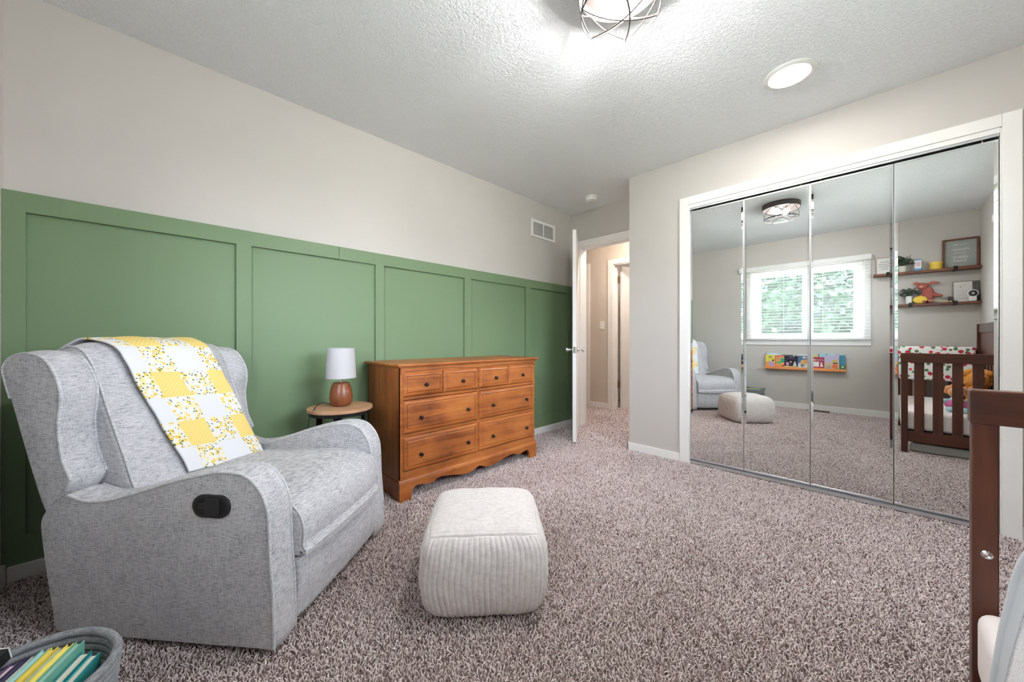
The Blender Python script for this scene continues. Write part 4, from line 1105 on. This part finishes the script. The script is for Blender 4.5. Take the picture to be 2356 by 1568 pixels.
def potted(name, label, x, y, z, r, hp, potcol, leafcol, fh, shape='round', fr=.07):
    o = thing(name, label, 'potted plant', (x, y, z))
    MB().lathe([(0, 0), (r * .8, 0), (r * .92, .004), (r, hp * .5), (r * .98, hp), (r * .88, hp), (r * .86, hp - .008), (0, hp - .008)], (x, y, z), 28).build('pot', potcol, o, smooth=True)
    m = MB(); foliage(m, (x, y, z + hp - .005), 260, fr, fh); m.build('foliage', leafcol, o)
    m = MB()
    for i in range(9):
        a = i * 2.4; m.tube([(x, y, z + hp - .01), (x + .4 * fr * math.cos(a), y + .5 * fr * math.sin(a), z + hp + fh * .5)], .0012, 5)
    m.build('stem', leafcol, o)
DG = C('dark_leaf', 70, 84, 62, .7); DG2 = C('grey_leaf', 84, 98, 86, .7)
potted('potted_plant', 'small leafy plant in a cream pot on the upper shelf', XW + .075, -.235, ZU, .036, .075, C('pot_cream', 208, 206, 196, .5), DG, .13, fr=.085)
potted('potted_plant', 'bushy grey green plant in a white pot on the lower shelf', XW + .07, -.292, ZL, .030, .095, C('pot_white', 226, 224, 224, .4), DG2, .10, fr=.085)
# carton / bottle
bt = thing('baby_powder_bottle', 'blue and white bottle with red lettering on the upper shelf', 'bottle', (XW + .07, -.362, ZU))
rbox(XW + .045, XW + .093, -.392, -.332, ZU, ZU + .130, .010, 3).build('bottle_body', C('bottle_white', 226, 226, 230, .4), bt, smooth=True)
rbox(XW + .044, XW + .094, -.393, -.331, ZU, ZU + .036, .010, 3).build('blue_band', C('bottle_blue', 92, 150, 198, .4), bt, smooth=True)
rbox(XW + .048, XW + .090, -.389, -.335, ZU + .118, ZU + .142, .008, 3).build('cap', C('cap_blue', 104, 158, 200, .4), bt, smooth=True)
b = MB()
for i, wd in enumerate((.034, .040, .030)): b.box(XW + .0925, XW + .0945, -.362 - wd / 2, -.362 + wd / 2, ZU + .062 + i * .016, ZU + .067 + i * .016)
b.build('print', C('bottle_red', 206, 104, 110), bt)
yb = thing('yellow_box', 'round yellow lidded tin beside the walnut framed sign', 'tin', (XW + .07, -.50, ZU))
MB().lathe([(0, 0), (.048, 0), (.049, .002), (.050, .068), (0, .068)], (XW + .075, -.500, ZU), 40).build('tin_body', C('tin_yellow', 226, 188, 72, .5), yb, smooth=True)
MB().lathe([(.0525, .066), (.0525, .084), (.050, .087), (0, .087)], (XW + .075, -.500, ZU), 40).build('lid', C('tin_lid', 230, 194, 84, .5), yb, smooth=True)
# pink plush pig (generic)
pg = thing('plush_pig', 'coral pink plush animal with big ears slumped on the lower shelf', 'soft toy', (XW + .06, -.44, ZL)); PK = C('plush_coral', 168, 92, 80, .95); px = XW + .05
m = MB(); m.ball((px, -.440, ZL + .105), .035, .052, .10, mat=None); m.ball((px + .01, -.400, ZL + .205), .035, .048, .042)
m.tube([(px, -.47, ZL + .11), (px + .01, -.52, ZL + .09), (px + .01, -.553, ZL + .082)], [.026, .018, .013], 10)
m.tube([(px, -.40, ZL + .11), (px + .03, -.385, ZL + .09), (px + .04, -.375, ZL + .06)], [.02, .018, .012], 10)
for yy in (-.455, -.41): m.tube([(px, yy, ZL + .04), (px + .05, yy + (.01 if yy > -.43 else -.005), ZL + .022), (px + .085, yy, ZL + .020)], [.024, .02, .014], 10)
m.build('body', PK, pg, smooth='all')
for ep in ([(px, -.375, ZL + .235), (px, -.35, ZL + .250), (px, -.325, ZL + .248)], [(px, -.43, ZL + .225), (px, -.48, ZL + .243), (px, -.535, ZL + .238)]):
    MB().tube(ep, [.012, .020, .006], 10, flat=.4).build('ear', C('plush_coral_ear', 184, 112, 100, .95), pg, smooth='all')
m = MB(); m.ball((px + .042, -.388, ZL + .198), .014, .018, .014); m.build('snout', C('plush_snout', 216, 150, 140, .95), pg, smooth='all')
hb2 = thing('hair_brush', 'yellow oval brush with beaded handle lying on the lower shelf', 'brush', (XW + .11, -.38, ZL))
rmx = Matrix.Rotation(R(0), 4, 'X')
MB().ball((XW + .118, -.376, ZL + .046), .013, .056, .045).build('brush_head', C('brush_yellow', 226, 190, 62, .5), hb2, smooth='all')
m = MB()
for i in range(15): m.ball((XW + .118 + .001 * i, -.432 - i * .0125, ZL + .040 - .0023 * i), .0068, .0075, .0062, seg=10, rings=6)
m.build('beaded_handle', C('bead_cream', 214, 186, 130, .5), hb2, smooth='all')
cf = thing('framed_certificate', 'dark edged white print with script on the lower shelf behind the round baby camera', 'framed print', (XW + .03, -.70, ZL))
y0, y1, z0, z1 = -.775, -.632, ZL, ZL + .235
b = MB(); b.box(x0, x0 + .022, y0, y1, z0, z1); b.build('frame', M_SHELFW, cf, bevel=.001)
MB().box(x0 + .020, x0 + .0235, y0 + .006, y1 - .003, z0 + .003, z1 - .005).build('paper', C('cert_paper', 222, 219, 216, .6), cf)
for i, (wd, z) in enumerate(((.03, .200), (.05, .185), (.09, .130), (.10, .110), (.08, .090), (.095, .072), (.10, .050), (.11, .036))):
    pts = [(x0 + .0242, (y0 + y1) / 2 - wd / 2 + wd * t / 16, z0 + z + .0022 * math.sin(t * 2.7 + i)) for t in range(17)]
    MB().tube(pts, .0006, 4).build('script_line', INK, cf)
MB().ball((x0 + .0242, -.685, z0 + .168), .0008, .004, .005).build('emblem', INK, cf)
tb = MB().box(x0 - .005, x0 + .014, -.822, -.79, ZL, ZL + .235); tag(tb.build('grey_book', C('grey_board', 92, 92, 90), bevel=.002), 'dark grey flat board standing in the shelf corner behind the white print', 'board')
bbk = MB().box(XW + .03, XW + .06, -.628, -.595, ZL, ZL + .068); tag(bbk.build('black_box', M_BLACK, bevel=.003), 'small black box on the lower shelf left of the white print', 'box')
cm = thing('baby_monitor', 'round white baby camera with black face at the end of the lower shelf', 'baby monitor', (XW + .10, -.765, ZL))
rbox(XW + .08, XW + .118, -.792, -.735, ZL, ZL + .055, .01, 3).build('stand', M_WHITEP, cm, smooth=True)
MB().lathe([(0, -.018), (.030, -.016), (.040, -.004), (.041, .006), (.037, .012), (.032, .013)], (XW + .105, -.764, ZL + .088), 36, axis=0).build('camera_housing', M_WHITEP, cm, smooth=True)
MB().lathe([(0, .0125), (.0325, .0125), (.0325, .0145), (0, .0150)], (XW + .105, -.764, ZL + .088), 36, axis=0).build('camera_face', C('camera_black', 22, 24, 30, .2), cm, smooth=True)
MB().lathe([(.008, .0155), (.010, .0155), (.010, .017), (.008, .017)], (XW + .105, -.764, ZL + .088), 24, axis=0).build('lens_ring', M_NICKEL, cm, smooth=True)

# ================================================================== BOOK LEDGE UNDER THE WINDOW
LY0, LY1, LZ = .262, 1.150, .580
lg = thing('book_ledge', 'pine wall ledge for picture books under the window', 'book ledge', (XW, .70, LZ))
b = MB(); b.box(XW + .001, XW + .095, LY0, LY1, LZ - .016, LZ); b.box(XW + .001, XW + .012, LY0, LY1, LZ, LZ + .10)
b.build('ledge_board', M_PINE, lg, bevel=.002)
MB().box(XW + .088, XW + .096, LY0, LY1, LZ - .016, LZ + .018).build('front_lip', C('orange_lip', 226, 144, 84, .5), lg, bevel=.002)
def art_book(name, label, y0, y1, zt, layer, base, shapes):
    """y0>y1 as seen from the room; shapes: list of (kind, col, params) in 0..1 cover space (u toward -Y, v up)"""
    o = thing(name, label, 'picture book', (XW + .02 + .012 * layer, (y0 + y1) / 2, LZ), 0, 'picture books on the pine ledge')
    xa = XW + .0135 + .016 * layer; xb = xa + .012
    MB().box(xa, xb, min(y0, y1), max(y0, y1), LZ + .001, zt).build('cover', C('bk_%d_%d_%d' % base, *base, .35), o)
    MB().box(xa + .002, xb - .002, min(y0, y1) - .0006, max(y0, y1) - .004, LZ + .003, zt + .0006).build('pages', PAGE, o)
    cols = []; m = MB(); W_ = y1 - y0; H_ = zt - LZ
    for s_i, (kd, col, pr) in enumerate(shapes):
        if col not in cols: cols.append(col)
        m.cm = cols.index(col); xx = xb + .0004 + .00025 * s_i
        if kd == 'r':
            u0, v0, u1, v1 = pr; ya, yb_ = y0 + W_ * u0, y0 + W_ * u1
            m.box(xb, xx, min(ya, yb_), max(ya, yb_), LZ + H_ * v0, LZ + H_ * v1)
        elif kd == 'e':
            u, v_, ru, rv = pr; n = 18
            m.prism([(y0 + W_ * u + abs(W_) * ru * math.cos(2 * PI * q / n), LZ + H_ * v_ + H_ * rv * math.sin(2 * PI * q / n)) for q in range(n)], 0, xb, xx)
        elif kd == 'p':
            m.prism([(y0 + W_ * u, LZ + H_ * v_) for u, v_ in pr], 0, xb, xx)
    if shapes: m.build('cover_art', [C('art_%d_%d_%d' % c_, *c_, .4) for c_ in cols], o)
    return o
art_book('picture_book', 'pale blue picture book behind the yellow one on the ledge', 1.135, .985, .795, 0, (176, 204, 222), [('e', (214, 222, 226), (.5, .85, .4, .1))])
art_book('picture_book', 'dark grey wide picture book behind the orange and black ones', .95, .79, .768, 0, (78, 72, 82), [('r', (206, 214, 216), (.80, .80, .93, .99))])
art_book('picture_book', 'white picture book with a red dot behind the blue one', .775, .665, .778, 0, (222, 220, 226), [('e', (190, 84, 100), (.12, .88, .08, .06))])
art_book('picture_book', 'light green picture book behind the blue and red ones', .655, .555, .782, 0, (196, 206, 130), [('r', (226, 214, 222), (.0, .8, .5, 1))])
art_book('picture_book', 'aqua spotted picture book at the back near the ledge end', .535, .30, .800, 0, (166, 204, 214), [('e', (70, 104, 130), (.30, .93, .05, .03)), ('e', (214, 132, 162), (.75, .92, .07, .045)), ('e', (88, 130, 160), (.12, .85, .03, .02))])
art_book('picture_book', 'yellow and orange picture book with a small dog, first on the ledge', 1.148, 1.035, .765, 1, (232, 214, 92),
         [('r', (228, 160, 84), (0, 0, 1, .45)), ('p', (184, 160, 206), [(.25, .48), (.75, .48), (1, .10), (1, .0), (.55, .02)]), ('e', (46, 40, 28), (.82, .56, .12, .07)), ('e', (150, 170, 100), (.5, .82, .2, .08))])
art_book('picture_book', 'coral framed picture book with a green tree on its cover', 1.033, .925, .758, 1, (222, 112, 98),
         [('r', (230, 170, 112), (.14, .10, 1, .88)), ('r', (226, 146, 82), (.14, .04, 1, .26)), ('e', (112, 176, 96), (.42, .42, .28, .13)), ('e', (60, 156, 116), (.82, .60, .22, .20)), ('r', (160, 70, 54), (.78, .06, .94, .26)), ('r', (168, 120, 76), (.20, .76, .55, .80)), ('r', (168, 120, 76), (.20, .69, .62, .72))])
art_book('picture_book', 'black picture book with a pink pig and white rabbit by night', .923, .768, .752, 1, (28, 30, 48),
         [('r', (196, 200, 124), (0, 0, 1, .17)), ('e', (214, 146, 182), (.24, .34, .12, .16)), ('e', (214, 146, 182), (.14, .40, .05, .05)), ('e', (236, 214, 140), (.48, .52, .07, .06)), ('r', (76, 36, 34), (.42, .22, .53, .42)),
          ('p', (214, 206, 216), [(.62, .2), (.70, .36), (.66, .46), (.73, .44), (.78, .62), (.82, .50), (.88, .60), (.84, .44), (.90, .24), (.88, .18)]), ('e', (226, 226, 222), (.13, .60, .025, .025)), ('e', (226, 226, 222), (.9, .32, .02, .02)), ('r', (150, 170, 200), (.36, .90, .72, .94)), ('r', (120, 84, 104), (.10, .76, .90, .80))])
art_book('picture_book', 'blue and white picture book with an orange snow scene', .766, .632, .762, 1, (78, 116, 150),
         [('r', (206, 208, 220), (0, 0, 1, .42)), ('e', (202, 168, 116), (.42, .44, .24, .26)), ('e', (218, 150, 92), (.62, .56, .14, .16)), ('e', (96, 140, 118), (.34, .24, .12, .12)), ('r', (230, 222, 220), (0, 0, .3, .16)), ('r', (230, 222, 220), (.66, 0, 1, .22)), ('r', (226, 200, 206), (.38, .80, .66, .94))])
rb = art_book('picture_book', 'dark red picture book with a white window and white animal', .628, .485, .748, 1, (160, 60, 82),
         [('r', (224, 138, 86), (0, 0, 1, .12)), ('r', (230, 226, 232), (.12, .22, .62, .62)), ('p', (232, 220, 220), [(.70, .22), (.72, .36), (.76, .46), (.71, .52), (.78, .58), (.84, .56), (.86, .40), (.93, .24)]), ('r', (226, 150, 140), (.06, .68, .36, .84))])
text('lettering', 'A ROOM', .026, C('title_cream', 238, 214, 212), rb, (XW + .0435, .548, LZ + .128), RT, 0)
art_book('picture_book', 'lilac and tan picture book with orange animals, last on the ledge', .482, .335, .770, 1, (188, 180, 208),
         [('r', (206, 178, 148), (0, 0, 1, .5)), ('e', (214, 118, 74), (.72, .26, .22, .17)), ('e', (168, 164, 156), (.28, .18, .2, .14)), ('r', (88, 52, 52), (.58, .44, .92, .52)), ('e', (204, 184, 96), (.7, .62, .2, .10)), ('e', (96, 132, 76), (.9, .06, .12, .06))])
art_book('picture_book', 'blue green spined picture book leaning at the ledge end', .330, .270, .780, 1, (66, 130, 150), [('r', (64, 124, 92), (0, 0, 1, .3)), ('e', (214, 220, 160), (.5, .22, .2, .05))])
fv = MB(); 
for i in range(9): fv.box(XW + .03 + i * .010, XW + .034 + i * .010, .44, .66, .0125, .016)
fv.box(XW + .022, XW + .030, .43, .67, .0, .017); fv.box(XW + .118, XW + .126, .43, .67, 0, .017); fv.box(XW + .022, XW + .126, .43, .438, 0, .017); fv.box(XW + .022, XW + .126, .662, .67, 0, .017)
tag(fv.build('floor_vent', C('register_brown', 96, 82, 72, .5)), 'narrow brown floor register in the carpet below the book ledge', 'vent')

# ================================================================== OUTSIDE
b = MB().box(-40, 8, -30, 12, -1.0, -.9); o = b.build('lawn', M_LAWN); tag(o, kind='structure')
def tree(label, x, y, h, r, n, seed):
    rr = random.Random(seed)
    o = thing('broadleaf_tree', label, 'tree', (x, y, -.9), 0, 'trees behind the house')
    MB().tube([(x, y, -.9), (x + .1, y - .1, h * .3), (x, y + .1, h * .7)], [.22, .16, .07], 10).build('trunk', M_BARK, o, smooth='all')
    m = MB(); m.ball((x, y, h * .52), r * .74, r * .74, h * .42, 16, 10)
    for i in range(n):
        a = rr.uniform(0, 2 * PI); t = rr.uniform(-1, 1); q = rr.uniform(.72, 1.0) * (1 + .18 * math.sin(5 * a + seed) * math.cos(4 * t))
        ro = math.sqrt(max(0, 1 - t * t)); p = Vector((x + r * q * ro * math.cos(a), y + r * q * ro * math.sin(a), h * .52 + h * .56 * q * t))
        if p.z < -.85: continue
        d = Vector((rr.uniform(-1, 1), rr.uniform(-1, 1), rr.uniform(-.6, .6))).normalized(); s_ = d.cross(Vector((rr.uniform(-1, 1), rr.uniform(-1, 1), 1))).normalized(); L_ = rr.uniform(.12, .27)
        m.add([p, p + d * L_ * .5 + s_ * L_ * .32, p + d * L_, p + d * L_ * .5 - s_ * L_ * .32], [(0, 1, 2, 3)])
    m.build('crown', M_LEAF, o)
for i, (x, y, h, r, lab) in enumerate(((4.2, -10.5, 2.3, 2.2, 'rounded tree standing outside the side window above the crib'), (-1.8, -11.5, 2.6, 2.4, 'wide tree outside the side window, toward the house corner'), (-7.6, 1.6, 3.2, 2.0, 'bright green tree nearest the window, filling the left pane'), (-8.8, 6.2, 3.8, 2.4, 'tall green tree left of the nearest one through the window'), (-9.4, -3.0, 3.8, 2.4, 'dark green tree to the right through the window'), (-15.5, 2.2, 5.2, 3.8, 'big tree standing behind the others outside the window'))):
    tree(lab, x, y, h, r, 7000, i + 2)
struct(MB().box(-4.6, XW - .17, -4.0, 5.0, -.899, -.84).build('added_bounce_patio', plain('bounce_patio_pale', rgb(214, 210, 204), .9)))  # pale slab added below view to bounce daylight up to the ceiling
b = MB().box(-6.2, -4.7, -5.0, .55, -.895, -.05); tag(b.build('garden_shed', M_CONC), 'low pale flat roofed shed outside the window', 'shed')
